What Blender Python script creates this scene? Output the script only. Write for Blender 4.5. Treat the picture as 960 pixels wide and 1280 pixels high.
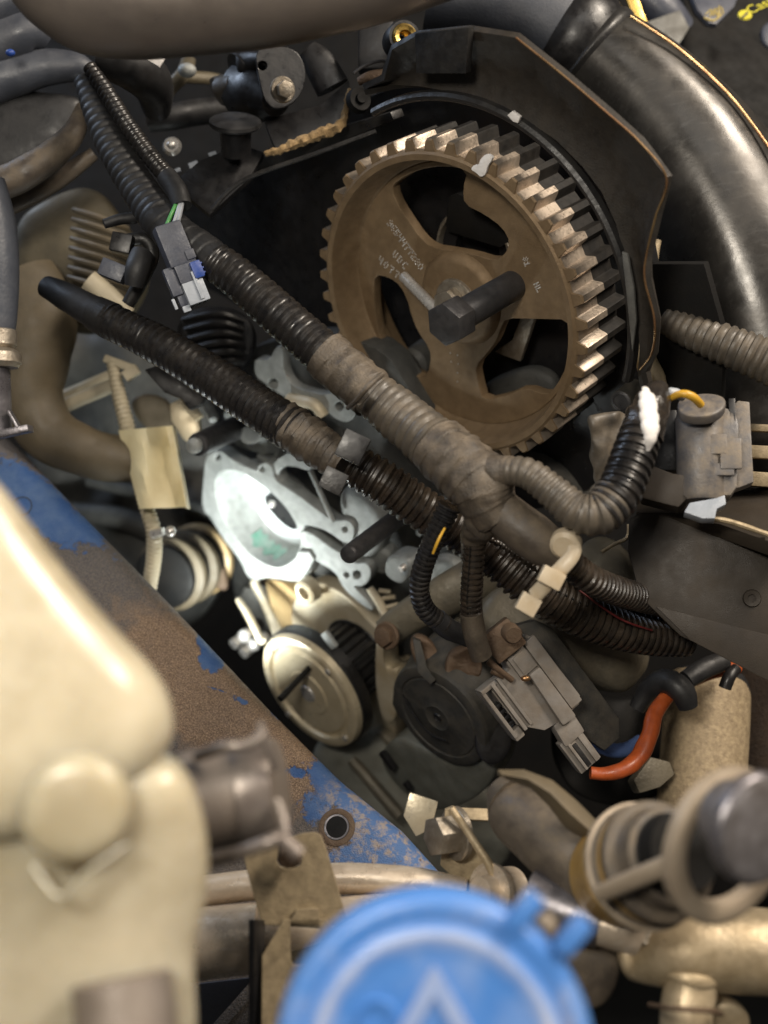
import bpy, bmesh, math, random
from mathutils import Vector, Matrix, noise
random.seed(4)
R = math.radians
C = bpy.context.scene.collection
for o in list(bpy.data.objects): bpy.data.objects.remove(o)
SC = bpy.context.scene
# ------------------------------------------------------------------ camera
FPX = 1372.5                                   # focal length in photo pixels (960 x 1280)
PITCH = 40
CAM_LOC = Vector((0, 0, 1.35))
CAM_ROT = Matrix.Rotation(R(90 - PITCH), 3, 'X')
cd = bpy.data.cameras.new('camera'); cam = bpy.data.objects.new('camera', cd); C.objects.link(cam)
cam.location = CAM_LOC; cam.rotation_euler = CAM_ROT.to_euler()
cd.sensor_fit = 'VERTICAL'; cd.sensor_height = 36; cd.lens = 36 * FPX / 1280
cd.clip_start = .01; cd.clip_end = 50
cd.dof.use_dof = True; cd.dof.focus_distance = .43; cd.dof.aperture_fstop = 6.4
SC.camera = cam
def CV(x, y, z): return CAM_ROT @ Vector((x, y, z))          # camera-space direction -> world
def ray(px, py): return CV((px - 480) / FPX, -(py - 640) / FPX, -1)
def P(px, py, d): return CAM_LOC + ray(px, py) * d
# ------------------------------------------------------------------ light
w = bpy.data.worlds.new('World'); SC.world = w; w.use_nodes = True
bg = w.node_tree.nodes['Background']; bg.inputs[0].default_value = (1, .93, .85, 1); bg.inputs[1].default_value = .05
def area(name, loc, target, sx, sy, power, col):
    l = bpy.data.lights.new(name, 'AREA'); l.shape = 'RECTANGLE'; l.size = sx; l.size_y = sy; l.energy = power; l.color = col
    o = bpy.data.objects.new(name, l); C.objects.link(o); o.location = loc
    o.rotation_euler = (Vector(target) - Vector(loc)).to_track_quat('-Z', 'Y').to_euler(); return o
mid = P(520, 640, .45)
area('ceiling_lamp', CAM_LOC + CV(.62, .72, .05), mid, .55, .16, 15, (1, .88, .74))
area('head_lamp', CAM_LOC + CV(-.11, .12, .08), mid, .10, .07, 1.65, (1, .92, .80))
area('soft_fill', CAM_LOC + CV(.12, .62, .55), mid, .7, .4, 2.2, (1, .95, .88))  # added soft overhead fill for the lower tubes, not a known lamp
area('window_light', CAM_LOC + CV(-.75, .75, -.55), P(120, 130, .5), .4, .4, 3.6, (.66, .79, 1))
area('inspection_lamp', P(258, 836, .545), P(265, 640, .58), .03, .03, .20, (.95, 1, .97))
sl = bpy.data.lights.new('inspection_spot', 'SPOT'); sl.energy = 1.45; sl.spot_size = R(95); sl.spot_blend = 1; sl.shadow_soft_size = .012; sl.color = (.94, 1, .96)
so = bpy.data.objects.new('inspection_spot', sl); C.objects.link(so); so.location = P(262, 842, .54)
so.rotation_euler = (P(305, 660, .60) - so.location).to_track_quat('-Z', 'Y').to_euler()
SC.view_settings.view_transform = 'Standard'; SC.view_settings.look = 'None'; SC.view_settings.gamma = 1
SC.view_settings.exposure = 0
SC.cycles.max_bounces = 6; SC.cycles.use_denoising = True
try: SC.cycles.sample_clamp_indirect = 4
except Exception: pass
# ------------------------------------------------------------------ materials
def hexc(h): return tuple(((int(h[i:i+2], 16) / 255) ** 2.2) for i in (0, 2, 4))
def mk(name, c1, c2=None, ns=250, rough=.5, metal=0, bump=(900, .12), dust=None, da=.5, spec=.5, coat=0, sss=0, det=5, mask=None, rv=.15, scratch=0):
    m = bpy.data.materials.new(name); m.use_nodes = True; N = m.node_tree.nodes; L = m.node_tree.links
    b = N['Principled BSDF']; tc = N.new('ShaderNodeTexCoord')
    def noi(scale, detail=5, dist=0, rgh=.6):
        n = N.new('ShaderNodeTexNoise'); n.inputs['Scale'].default_value = scale; n.inputs['Detail'].default_value = detail
        n.inputs['Roughness'].default_value = rgh; n.inputs['Distortion'].default_value = dist
        L.new(tc.outputs['Object'], n.inputs['Vector']); return n.outputs['Fac']
    def mr(src, a, bb, c=0., d=1.):
        n = N.new('ShaderNodeMapRange'); n.inputs[1].default_value = a; n.inputs[2].default_value = bb; n.inputs[3].default_value = c; n.inputs[4].default_value = d
        L.new(src, n.inputs[0]); return n.outputs[0]
    def mix(f, a, bb):
        n = N.new('ShaderNodeMix'); n.data_type = 'RGBA'
        if f is not None: L.new(f, n.inputs[0])
        for s, v in ((n.inputs[6], a), (n.inputs[7], bb)):
            if isinstance(v, tuple): s.default_value = (*v[:3], 1)
            else: L.new(v, s)
        return n.outputs[2]
    col = mix(mr(noi(ns, det), .35, .65), c1, c2 or tuple(x * .6 for x in c1))
    rg = mr(noi(ns * 1.7, 4), .3, .7, max(.05, rough - rv), min(1, rough + rv))
    if mask:                                    # worn print / paint colours stored on the surface
        col = mask(N, L, noi, mr, mix, col)
    hgt = None
    if isinstance(col, tuple): col, hgt = col
    if scratch:
        s = N.new('ShaderNodeTexNoise'); s.inputs['Scale'].default_value = 120; s.inputs['Detail'].default_value = 8
        mp = N.new('ShaderNodeMapping'); mp.inputs['Scale'].default_value = (1, 9, 3); mp.inputs['Rotation'].default_value = (.5, .2, .7)
        L.new(tc.outputs['Object'], mp.inputs[0]); L.new(mp.outputs[0], s.inputs['Vector'])
        col = mix(mr(s.outputs['Fac'], .55, .72, 0, scratch), col, tuple(min(1, x * 2.5 + .05) for x in c1))
    if dust:
        g = N.new('ShaderNodeNewGeometry'); sx = N.new('ShaderNodeSeparateXYZ'); L.new(g.outputs['Normal'], sx.inputs[0])
        up = mr(sx.outputs['Z'], -.3, .9, .25, 1.)
        nn = mr(noi(150, 6), .36, .68)
        mu = N.new('ShaderNodeMath'); mu.operation = 'MULTIPLY'; L.new(up, mu.inputs[0]); L.new(nn, mu.inputs[1])
        m2 = N.new('ShaderNodeMath'); m2.operation = 'MULTIPLY'; L.new(mu.outputs[0], m2.inputs[0]); m2.inputs[1].default_value = da
        fine = mr(noi(1600, 3), .3, .7, .6, 1.)
        m3 = N.new('ShaderNodeMath'); m3.operation = 'MULTIPLY'; L.new(m2.outputs[0], m3.inputs[0]); L.new(fine, m3.inputs[1])
        col = mix(m3.outputs[0], col, dust)
        n = N.new('ShaderNodeMix'); L.new(m3.outputs[0], n.inputs[0]); L.new(rg, n.inputs[2]); n.inputs[3].default_value = .9; rg = n.outputs[0]
        if metal:
            n = N.new('ShaderNodeMix'); L.new(m3.outputs[0], n.inputs[0]); n.inputs[2].default_value = metal; n.inputs[3].default_value = 0; L.new(n.outputs[0], b.inputs['Metallic'])
    L.new(col, b.inputs['Base Color']); L.new(rg, b.inputs['Roughness'])
    if not (dust and metal): b.inputs['Metallic'].default_value = metal
    b.inputs['Specular IOR Level'].default_value = spec
    if coat: b.inputs['Coat Weight'].default_value = coat; b.inputs['Coat Roughness'].default_value = .15
    if sss:
        b.inputs['Subsurface Weight'].default_value = sss; b.inputs['Subsurface Radius'].default_value = (1, .75, .45); b.inputs['Subsurface Scale'].default_value = .02
    if bump:
        bp = N.new('ShaderNodeBump'); bp.inputs['Strength'].default_value = min(1, bump[1] * 2); bp.inputs['Distance'].default_value = .0006
        hh = noi(bump[0], 6)
        if mask and hgt is not None:
            n = N.new('ShaderNodeMath'); n.operation = 'MULTIPLY_ADD'; L.new(hgt, n.inputs[0]); n.inputs[1].default_value = .55; L.new(hh, n.inputs[2]); hh = n.outputs[0]
        L.new(hh, bp.inputs['Height']); L.new(bp.outputs[0], b.inputs['Normal'])
    return m
DUST = (.20, .15, .095); DUSTG = (.17, .15, .12)
M = dict(
 black=mk('black_plastic', (.012, .012, .013), (.018, .017, .016), 200, .42, dust=DUSTG, da=.06),
 blackclean=mk('black_satin_plastic', (.008, .008, .009), (.014, .013, .013), 120, .38, bump=(600, .05)),
 cover=mk('dusty_cover_plastic', (.017, .0145, .012), (.025, .021, .0165), 160, .55, dust=(.17, .12, .075), da=.12, bump=(1500, .15)),
 conduit=mk('corrugated_nylon', (.009, .009, .0105), (.015, .0145, .0145), 220, .32, dust=DUST, da=.10, bump=(700, .06)),
 conduit_dirty=mk('dirty_corrugated_nylon', (.013, .011, .0095), (.024, .017, .013), 220, .3, dust=DUST, da=.2, bump=(700, .1)),
 conduit_worn=mk('worn_grey_conduit', (.06, .053, .045), (.09, .077, .06), 200, .42, dust=DUST, da=.4, bump=(700, .1)),
 tape=mk('dusty_cloth_tape', (.045, .037, .029), (.066, .052, .039), 160, .46, dust=(.25, .2, .14), da=.55, bump=(1100, .3)),
 sprocket=mk('sintered_steel', (.235, .164, .094), (.175, .12, .068), 160, .5, .35, dust=(.23, .15, .075), da=.2, bump=(2200, .22), spec=.35),
 toothsteel=mk('bright_tooth_steel', (.44, .37, .30), (.36, .30, .24), 500, .38, .7, bump=(1500, .1)),
 darksteel=mk('blued_steel', (.06, .06, .064), (.085, .083, .085), 200, .42, .6, bump=(1800, .12)),
 shadedsteel=mk('shaded_rear_teeth', (.014, .012, .010), (.006, .0055, .005), 200, .6, 0, bump=(1500, .1), spec=.25),  # shade under the timing cover, painted as a near-black tooth colour
 steel=mk('bright_steel', (.66, .64, .61), (.56, .54, .51), 200, .3, .6, bump=(800, .05)),
 boltsteel=mk('dull_zinc', (.38, .34, .28), (.26, .22, .17), 260, .45, .75, bump=(900, .2)),
 alu=mk('cast_aluminium', (.42, .435, .425), (.30, .315, .305), 170, .48, .5, dust=(.22, .2, .15), da=.25, bump=(1300, .4)),
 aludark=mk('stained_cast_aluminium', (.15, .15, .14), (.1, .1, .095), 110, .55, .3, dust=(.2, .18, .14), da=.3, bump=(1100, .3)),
 alucream=mk('oily_cast_aluminium', (.60, .54, .42), (.46, .38, .25), 60, .45, .3, bump=(900, .25)),
 green=mk('green_coolant_stain', (.12, .34, .25), (.34, .46, .41), 100, .3),
 tan=mk('tan_pressed_steel', (.60, .52, .37), (.50, .42, .28), 90, .38, .3, bump=(500, .1)),
 ochre=mk('ochre_oiled_casting', (.42, .30, .15), (.33, .23, .11), 80, .5, .1, bump=(800, .2)),
 hosetan=mk('dusty_beige_hose', (.125, .098, .06), (.09, .072, .045), 60, .6, bump=(900, .15)),
 rodtan=mk('dusty_pale_pipe', (.50, .44, .31), (.42, .37, .27), 70, .5, bump=(500, .1)),
 olive=mk('grimy_casting', (.15, .132, .095), (.10, .09, .07), 70, .45, .25, dust=(.2, .16, .1), da=.35, bump=(500, .3)),
 round=mk('dusty_charcoal_plastic', (.028, .028, .026), (.038, .036, .031), 150, .55, dust=(.16, .13, .09), da=.3, bump=(1700, .2)),
 housing=mk('grey_green_casting', (.15, .155, .135), (.11, .11, .09), 90, .5, .2, dust=(.24, .22, .17), da=.35, bump=(1300, .3)),
 rustbrown=mk('rusty_brown_steel', (.12, .075, .045), (.07, .042, .028), 150, .6, .2, dust=(.24, .17, .1), da=.5, bump=(800, .4)),
 rubber=mk('dusty_rubber', (.055, .045, .037), (.075, .06, .045), 90, .5, dust=(.2, .155, .1), da=.6, bump=(700, .15)),
 blackrubber=mk('black_rubber', (.012, .012, .013), (.018, .0175, .018), 90, .5, dust=(.1, .1, .1), da=.12, bump=(500, .1)),
 pipe=mk('smoky_intercooler_pipe', (.135, .115, .102), (.165, .14, .122), 40, .38, .35, dust=(.2, .165, .12), da=.35, bump=(350, .06)),
 elbow=mk('oily_dark_elbow', (.030, .0285, .0265), (.042, .038, .034), 18, .3, .4, dust=(.26, .23, .185), da=.1, bump=(260, .05), scratch=.2),
 bluegrey=mk('bluegrey_plastic', (.06, .068, .092), (.05, .055, .075), 200, .42, dust=(.12, .12, .13), da=.2),
 blueplug=mk('blue_plastic', (.02, .06, .28), (.018, .05, .22), 200, .4),
 lightgrey=mk('pale_grey_plastic', (.34, .37, .42), (.28, .31, .35), 200, .42),
 connector=mk('dirty_grey_connector', (.225, .21, .195), (.16, .14, .12), 110, .36, dust=(.26, .2, .135), da=.35, bump=(700, .1)),
 sensor=mk('grey_sensor_plastic', (.085, .082, .085), (.10, .09, .085), 150, .42, dust=(.32, .25, .16), da=.6, bump=(900, .12)),
 cream=mk('cream_plastic', (.52, .44, .32), (.44, .35, .23), 150, .45, bump=(700, .08)),
 white=mk('white_paint', (.82, .79, .76), (.72, .69, .66), 400, .55, bump=(700, .3)),
 brass=mk('brass', (.62, .42, .12), (.48, .32, .09), 220, .32, .9),
 orange=mk('orange_sheath', (.42, .085, .018), (.26, .05, .014), 120, .42, bump=(400, .15)),
 yellow=mk('yellow_wire', (.62, .36, .03), (.5, .28, .03), 120, .4),
 greenwire=mk('green_wire', (.06, .3, .05), (.05, .22, .05), 120, .4),
 bluewire=mk('blue_wire', (.08, .13, .3), (.06, .1, .22), 120, .45),
 redwire=mk('dark_red_wire', (.14, .02, .02), (.1, .015, .015), 120, .4),
 greywire=mk('grey_wire', (.4, .42, .45), (.3, .32, .35), 120, .4),
 foam=mk('crumbling_foam', (.34, .23, .11), (.2, .13, .06), 500, .9, bump=(900, .8)),
 label=mk('faded_paper_label', (.82, .74, .48), (.70, .60, .36), 45, .5, bump=(200, .25)),
 reservoir=mk('yellowed_translucent_plastic', (.52, .465, .35), (.31, .265, .175), 24, .26, sss=.6, bump=(120, .05)),
 clampsteel=mk('brown_spring_steel', (.15, .125, .11), (.21, .18, .155), 130, .36, .45, bump=(500, .1)),
 bracket=mk('dusty_zinc_plate', (.36, .285, .175), (.23, .18, .11), 260, .55, .25, bump=(1100, .15)),
 pipesilver=mk('aged_aluminium_tube', (.66, .56, .44), (.50, .41, .31), 90, .34, .45, bump=(600, .12), scratch=.2),
 castgold=mk('warm_cast_aluminium', (.52, .42, .28), (.36, .28, .17), 110, .42, .45, bump=(500, .18)),
 bluegreysteel=mk('oily_steel_tube', (.20, .19, .20), (.13, .12, .13), 90, .35, .7),
 capsteel=mk('mottled_cap_steel', (.17, .16, .165), (.085, .075, .072), 170, .52, .3, bump=(300, .08)),
 brightalu=mk('lit_floor_aluminium', (.66, .69, .69), (.52, .55, .56), 60, .4, .25, bump=(900, .08)),  # bowl floor: the lamp's brightness put into a paler colour than the wall
 hosegrey=mk('grey_brown_hose', (.24, .205, .175), (.17, .14, .115), 60, .42, .15, bump=(400, .08)),
 boxbrown=mk('brown_satin_plastic', (.027, .0215, .0165), (.034, .0275, .021), 60, .5, dust=(.2, .145, .09), da=.05, bump=(2400, .1), spec=.25),
 gloss=mk('shiny_black_tape', (.02, .017, .015), (.035, .028, .022), 160, .16, bump=(240, .4)),
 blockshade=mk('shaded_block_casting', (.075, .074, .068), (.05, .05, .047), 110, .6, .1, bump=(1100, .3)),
 motordust=mk('dusty_tan_casting', (.40, .31, .19), (.24, .18, .11), 420, .55, .15, dust=(.36, .28, .18), da=.4, bump=(900, .25)),
 strap=mk('dusty_grey_ring', (.36, .295, .22), (.30, .24, .175), 90, .5, .2, bump=(500, .1)),
 fender=mk('blue_grey_panel', (.055, .062, .078), (.042, .047, .06), 60, .4, dust=(.18, .18, .19), da=.25),
 alucomp=mk('dusty_finned_aluminium', (.12, .10, .062), (.07, .058, .036), 60, .55, .2),
 amber=mk('amber_ring', (.40, .25, .075), (.3, .18, .05), 90, .35, .1),
 copperedge=mk('raw_copper_edge', (.30, .15, .075), (.34, .23, .11), 60, .35, .8),
 yellowprint=mk('yellow_print', (.62, .55, .03), (.5, .45, .05), 200, .5),
 goldprint=mk('gold_print', (.5, .4, .16), (.4, .32, .12), 200, .5),
 floor=mk('dark_concrete', (.02, .02, .02), (.03, .03, .028), 5, .8),
 dark=mk('near_black_metal', (.006, .006, .006), (.009, .008, .007), 60, .7, spec=.2),  # near-black for dark parts; on the bulkhead it paints in the shade
 darkbrown=mk('dark_brown_insulation', (.045, .028, .017), (.03, .019, .012), 200, .85, bump=(700, .4)),
)
def rail_mask(N, L, noi, mr, mix, col):
    a = N.new('ShaderNodeVertexColor'); a.layer_name = 'paint'
    s = N.new('ShaderNodeSeparateColor'); L.new(a.outputs[0], s.inputs[0])
    def brk(src, sc, amp, det=6):
        m = N.new('ShaderNodeMath'); m.operation = 'MULTIPLY_ADD'; L.new(noi(sc, det, .4), m.inputs[0]); m.inputs[1].default_value = amp; L.new(src, m.inputs[2])
        return m.outputs[0]
    speck = mr(noi(1900, 3), .42, .62)
    rust = mix(speck, (.13, .078, .043), (.37, .25, .15))
    dirt = mix(mr(noi(1400, 4), .4, .6), (.078, .067, .06), (.15, .122, .098))
    base = mix(mr(brk(s.outputs[1], 120, .7), .75, 1.0), dirt, rust)
    blue = mix(mr(noi(90, 6), .4, .65), (.03, .09, .25), (.075, .14, .28))
    pale = mix(mr(noi(230, 9, .3, .72), .47, .6), (.075, .155, .34), (.33, .28, .25))
    pale = mix(mr(noi(420, 8, 0, .75), .58, .66), pale, (.13, .075, .045))
    blue2 = mix(mr(brk(s.outputs[2], 260, .6), .7, 1.05), blue, pale)
    f = mr(brk(s.outputs[0], 330, .75, 8), .82, .92)
    return mix(f, base, blue2), f
M['rail'] = mk('rusty_blue_rail', (.1, .08, .06), rough=.5, bump=(1500, .5), mask=rail_mask, spec=.5)
def cap_mask(N, L, noi, mr, mix, col):
    a = N.new('ShaderNodeVertexColor'); a.layer_name = 'paint'
    s = N.new('ShaderNodeSeparateColor'); L.new(a.outputs[0], s.inputs[0])
    m = N.new('ShaderNodeMath'); m.operation = 'MULTIPLY_ADD'; L.new(noi(70, 6), m.inputs[0]); m.inputs[1].default_value = .9; L.new(s.outputs[0], m.inputs[2])
    m2 = N.new('ShaderNodeMath'); m2.operation = 'MULTIPLY_ADD'; L.new(noi(60, 5), m2.inputs[0]); m2.inputs[1].default_value = .8; L.new(s.outputs[1], m2.inputs[2])
    c = mix(mr(m.outputs[0], .6, 1.35), col, (.42, .44, .52))
    return mix(mr(m2.outputs[0], .75, 1.15), c, (.32, .235, .15))
M['bluecap'] = mk('chalky_blue_plastic', (.055, .175, .48), (.08, .21, .52), 60, .42, mask=cap_mask, bump=(500, .08))
# ------------------------------------------------------------------ geometry helpers: each returns [(verts, faces)]
def PXY(p):
    c = CAM_ROT.transposed() @ (p - CAM_LOC); return 480 + c.x / -c.z * FPX, 640 - c.y / -c.z * FPX, -c.z
class Fr:
    def __init__(s, o, X, Y, Z, k): s.o, s.X, s.Y, s.Z, s.k = o, X.normalized(), Y.normalized(), Z.normalized(), k
    def w(s, x, y, z=0): return s.o + (s.X * x + s.Y * y + s.Z * z) * s.k
    def hit(s, px, py, z=0):
        r = ray(px, py); o = s.o + s.Z * z * s.k
        p = CAM_LOC + r * ((o - CAM_LOC).dot(s.Z) / r.dot(s.Z)) - s.o
        return (p.dot(s.X) / s.k, p.dot(s.Y) / s.k)
    def at(s, px, py, z=0): x, y = s.hit(px, py, z); return Fr(s.w(x, y, z), s.X, s.Y, s.Z, s.k)
def SF(px, py, d, ang=0, tx=0, ty=0):
    a = R(ang); X = CV(math.cos(a), -math.sin(a), 0); Y = CV(math.sin(a), math.cos(a), 0); Z = CV(0, 0, 1)
    q = Matrix.Rotation(R(tx), 3, X); Y = q @ Y; Z = q @ Z
    q = Matrix.Rotation(R(ty), 3, Y); X = q @ X; Z = q @ Z
    return Fr(P(px, py, d), X, Y, Z, d / FPX)
def AF(ax, ay, ad, bx, by, bd, roll=0):
    a = P(ax, ay, ad); b = P(bx, by, bd); Z = (b - a).normalized(); u = CV(0, 0, 1)
    X = (u - Z * u.dot(Z)).normalized(); Y = Z.cross(X)
    f = Fr(a, X, Y, Z, ad / FPX); f.len = (b - a).length / f.k
    if roll: q = Matrix.Rotation(R(roll), 3, Z); f.X = q @ f.X; f.Y = q @ f.Y
    return f
# engine plane (belt side of the engine): normal runs along the sprocket axis
SPX, SPY, SPD = 552.4, 387.1, .46
EN = CV(-.6407, -.4549, .6185).normalized()
EX = CV(.579, -.815, 0); EX = (EX - EN * EX.dot(EN)).normalized(); EY = EN.cross(EX).normalized()
E0 = P(SPX, SPY, SPD)
def EF(px, py, off=0):
    o = E0 + EN * off; r = ray(px, py); d = (o - CAM_LOC).dot(EN) / r.dot(EN)
    return Fr(CAM_LOC + r * d, EX, EY, EN, d / FPX)
def catmull(pts, step):
    n = len(pts); out = []
    g = lambda i: pts[max(0, min(n - 1, i))]
    dense = []
    for i in range(n - 1):
        for j in range(24):
            t = j / 24; a, b, c, d = g(i - 1), g(i), g(i + 1), g(i + 2)
            dense.append(tuple(.5 * (2 * b[k] + (c[k] - a[k]) * t + (2 * a[k] - 5 * b[k] + 4 * c[k] - d[k]) * t * t + (3 * b[k] - a[k] - 3 * c[k] + d[k]) * t ** 3) for k in range(4)))
    dense.append(tuple(pts[-1]))
    W = [(P(q[0], q[1], q[2]), q[3] * q[2] / FPX) for q in dense]
    acc = [0]
    for i in range(1, len(W)): acc.append(acc[-1] + (W[i][0] - W[i - 1][0]).length)
    tot = acc[-1]; m = max(2, int(tot / step) + 1); i = 0
    for k in range(m):
        s = tot * k / (m - 1)
        while i < len(acc) - 2 and acc[i + 1] < s: i += 1
        f = (s - acc[i]) / max(1e-9, acc[i + 1] - acc[i])
        out.append((W[i][0].lerp(W[i + 1][0], f), W[i][1] * (1 - f) + W[i + 1][1] * f, s))
    return out
def tube(path, seg=20, pitch=None, amp=.1, lump=0, ls=120, step=None, caps=True, flat=1., wrap=0):
    """swept round tube through photo points (px, py, depth, radius px); pitch in px makes it corrugated"""
    dm = sum(p[2] for p in path) / len(path); k = dm / FPX
    st = (pitch * k / 6) if pitch else (step or 6) * k
    S = catmull(path, st); V = []; F = []; n = len(S)
    prev = None
    for i, (p, r, s) in enumerate(S):
        t = (S[min(n - 1, i + 1)][0] - S[max(0, i - 1)][0]).normalized()
        if prev is None: u = CV(0, 0, 1); a = (u - t * u.dot(t)).normalized()
        else: a = (prev - t * prev.dot(t)).normalized()
        prev = a; b = t.cross(a)
        rr = r
        if pitch:
            ph = (s / (pitch * k)) % 1
            rr = r * (1 - amp * (0 if ph < .5 else 1 if .6 < ph < .9 else .5)) * (1 + .02 * noise.noise(Vector((round(s / (pitch * k)) * .37, r * 900, 2))) + .03 * noise.noise(p * 55))
        for j in range(seg):
            th = 2 * math.pi * j / seg; dv = a * math.cos(th) * flat + b * math.sin(th)
            wq = 1 + .05 * ((s / (wrap * k) + j / seg) % 1) if wrap else 1
            q = p + dv * rr * wq
            if lump: q = q + dv * (lump * r * noise.noise(q * ls + Vector((3, 1, 7))))
            V.append(q)
    for i in range(n - 1):
        for j in range(seg):
            F.append((i * seg + j, i * seg + (j + 1) % seg, (i + 1) * seg + (j + 1) % seg, (i + 1) * seg + j))
    if caps: F.append(tuple(range(seg - 1, -1, -1))); F.append(tuple((n - 1) * seg + j for j in range(seg)))
    return [(V, F)]
def lathe(f, prof, seg=48, a0=0, a1=360, sx=1, sy=1):
    V = []; F = []; full = abs(a1 - a0) >= 359.9; n = seg if full else seg + 1
    for r, z in prof:
        for j in range(n):
            t = R(a0 + (a1 - a0) * j / seg); V.append(f.w(r * math.cos(t) * sx, r * math.sin(t) * sy, z))
    for i in range(len(prof) - 1):
        for j in range(seg):
            F.append((i * n + j, i * n + (j + 1) % n, (i + 1) * n + (j + 1) % n, (i + 1) * n + j))
    if full:
        if prof[0][0] > 0: F.append(tuple(range(n - 1, -1, -1)) if prof[0] is not prof[-1] else ())
        if prof[-1][0] > 0: F.append(tuple((len(prof) - 1) * n + j for j in range(n)))
    return [(V, [x for x in F if x])]
def ring(f, prof, seg=64, a0=0, a1=360):
    """closed profile swept round: a solid ring or arc"""
    V = []; F = []; m = len(prof); full = abs(a1 - a0) >= 359.9; n = seg if full else seg + 1
    for j in range(n):
        t = R(a0 + (a1 - a0) * j / seg)
        for r, z in prof: V.append(f.w(r * math.cos(t), r * math.sin(t), z))
    for j in range(seg):
        for i in range(m):
            F.append((j * m + i, ((j + 1) % n) * m + i, ((j + 1) % n) * m + (i + 1) % m, j * m + (i + 1) % m))
    if not full: F.append(tuple(range(m - 1, -1, -1))); F.append(tuple((n - 1) * m + i for i in range(m)))
    return [(V, F)]
def bm2g(bm): 
    bm.verts.index_update(); g = [([v.co.copy() for v in bm.verts], [tuple(v.index for v in f.verts) for f in bm.faces])]; bm.free(); return g
def prism(f, poly, z0, z1, bev=0, top=1.):
    bm = bmesh.new(); n = len(poly); cx = sum(p[0] for p in poly) / n; cy = sum(p[1] for p in poly) / n
    a = [bm.verts.new(f.w(x, y, z0)) for x, y in poly]; b = [bm.verts.new(f.w(cx + (x - cx) * top, cy + (y - cy) * top, z1)) for x, y in poly]
    bm.faces.new(a[::-1]); bm.faces.new(b)
    for i in range(n): bm.faces.new((a[i], a[(i + 1) % n], b[(i + 1) % n], b[i]))
    bmesh.ops.recalc_face_normals(bm, faces=bm.faces)
    if bev:
        ed = [e for e in bm.edges if len(e.link_faces) == 2 and e.calc_face_angle(0) > .5]
        bmesh.ops.bevel(bm, geom=ed, offset=bev * f.k, segments=2, affect='EDGES', profile=.6, clamp_overlap=True)
    return bm2g(bm)
def box(f, c, s, bev=1.5):
    x, y, z = c; a, b, h = s[0] / 2, s[1] / 2, s[2] / 2
    return prism(f, [(x - a, y - b), (x + a, y - b), (x + a, y + b), (x - a, y + b)], z - h, z + h, bev)
def ppoly(f, pts, z=0): return [f.hit(px, py, z) for px, py in pts]
def pprism(f, pts, z0, z1, bev=1.5): return prism(f, ppoly(f, pts, z1), z0, z1, bev)       # outline given in photo pixels
def chaikin(p, n=2):
    for _ in range(n):
        q = []
        for i in range(len(p)):
            a, b = p[i], p[(i + 1) % len(p)]
            q += [(a[0] * .75 + b[0] * .25, a[1] * .75 + b[1] * .25), (a[0] * .25 + b[0] * .75, a[1] * .25 + b[1] * .75)]
        p = q
    return p
def plate(f, outer, holes=(), z=0, t=8, bev=.8, sm=2, local=False):
    """flat plate with holes; outlines in photo pixels on the frame's plane at height z (front face), thickness t"""
    cu = bpy.data.curves.new('tmp', 'CURVE'); cu.dimensions = '2D'; cu.fill_mode = 'BOTH'; cu.extrude = (t / 2 - bev); cu.bevel_depth = bev; cu.bevel_resolution = 1; cu.offset = -bev
    for i, poly in enumerate([outer, *holes]):
        p = poly if local else ppoly(f, poly, z)
        if sm: p = chaikin(p, sm)
        sp = cu.splines.new('POLY'); sp.points.add(len(p) - 1); sp.use_cyclic_u = True
        for q, (x, y) in zip(sp.points, p): q.co = (x, y, 0, 1)
    ob_ = bpy.data.objects.new('tmp', cu); C.objects.link(ob_)
    dg = bpy.context.evaluated_depsgraph_get(); me = bpy.data.meshes.new_from_object(ob_.evaluated_get(dg))
    V = [f.w(v.co.x, v.co.y, v.co.z + z - t / 2) for v in me.vertices]; Fc = [tuple(p.vertices) for p in me.polygons]
    bpy.data.objects.remove(ob_); bpy.data.curves.remove(cu); bpy.data.meshes.remove(me)
    return [(V, Fc)]
def circ(x, y, r, n=20, sy=1): return [(x + r * math.cos(2 * math.pi * i / n), y + r * sy * math.sin(2 * math.pi * i / n)) for i in range(n)]
def pillow(f, pts, hf, hb, e=.6, c=None, rings=10, sm=3, lump=0, ls=60):
    """rounded solid on a photo outline (star-shaped about c), bulging hf towards the frame's Z and hb behind"""
    p = chaikin(ppoly(f, pts), sm); n = len(p)
    if c: cx, cy = f.hit(*c)
    else: cx = sum(q[0] for q in p) / n; cy = sum(q[1] for q in p) / n
    V = []; F = []; rows = []
    def add(sc, z):
        i0 = len(V)
        for x, y in p:
            q = f.w(cx + (x - cx) * sc, cy + (y - cy) * sc, z)
            if lump: q = q + f.Z * (lump * f.k * noise.noise(q * ls))
            V.append(q)
        rows.append(i0)
    for i in range(rings, -rings - 1, -1):
        th = i / rings * math.pi / 2
        sc = max(.02, math.cos(th)) ** e; z = (abs(math.sin(th)) ** e) * (hf if i > 0 else -hb)
        add(sc, z)
    for a, b in zip(rows, rows[1:]):
        for j in range(n): F.append((a + j, b + j, b + (j + 1) % n, a + (j + 1) % n))
    F.append(tuple(rows[0] + j for j in range(n))); F.append(tuple(rows[-1] + j for j in range(n - 1, -1, -1)))
    return [(V, F)]
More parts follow.
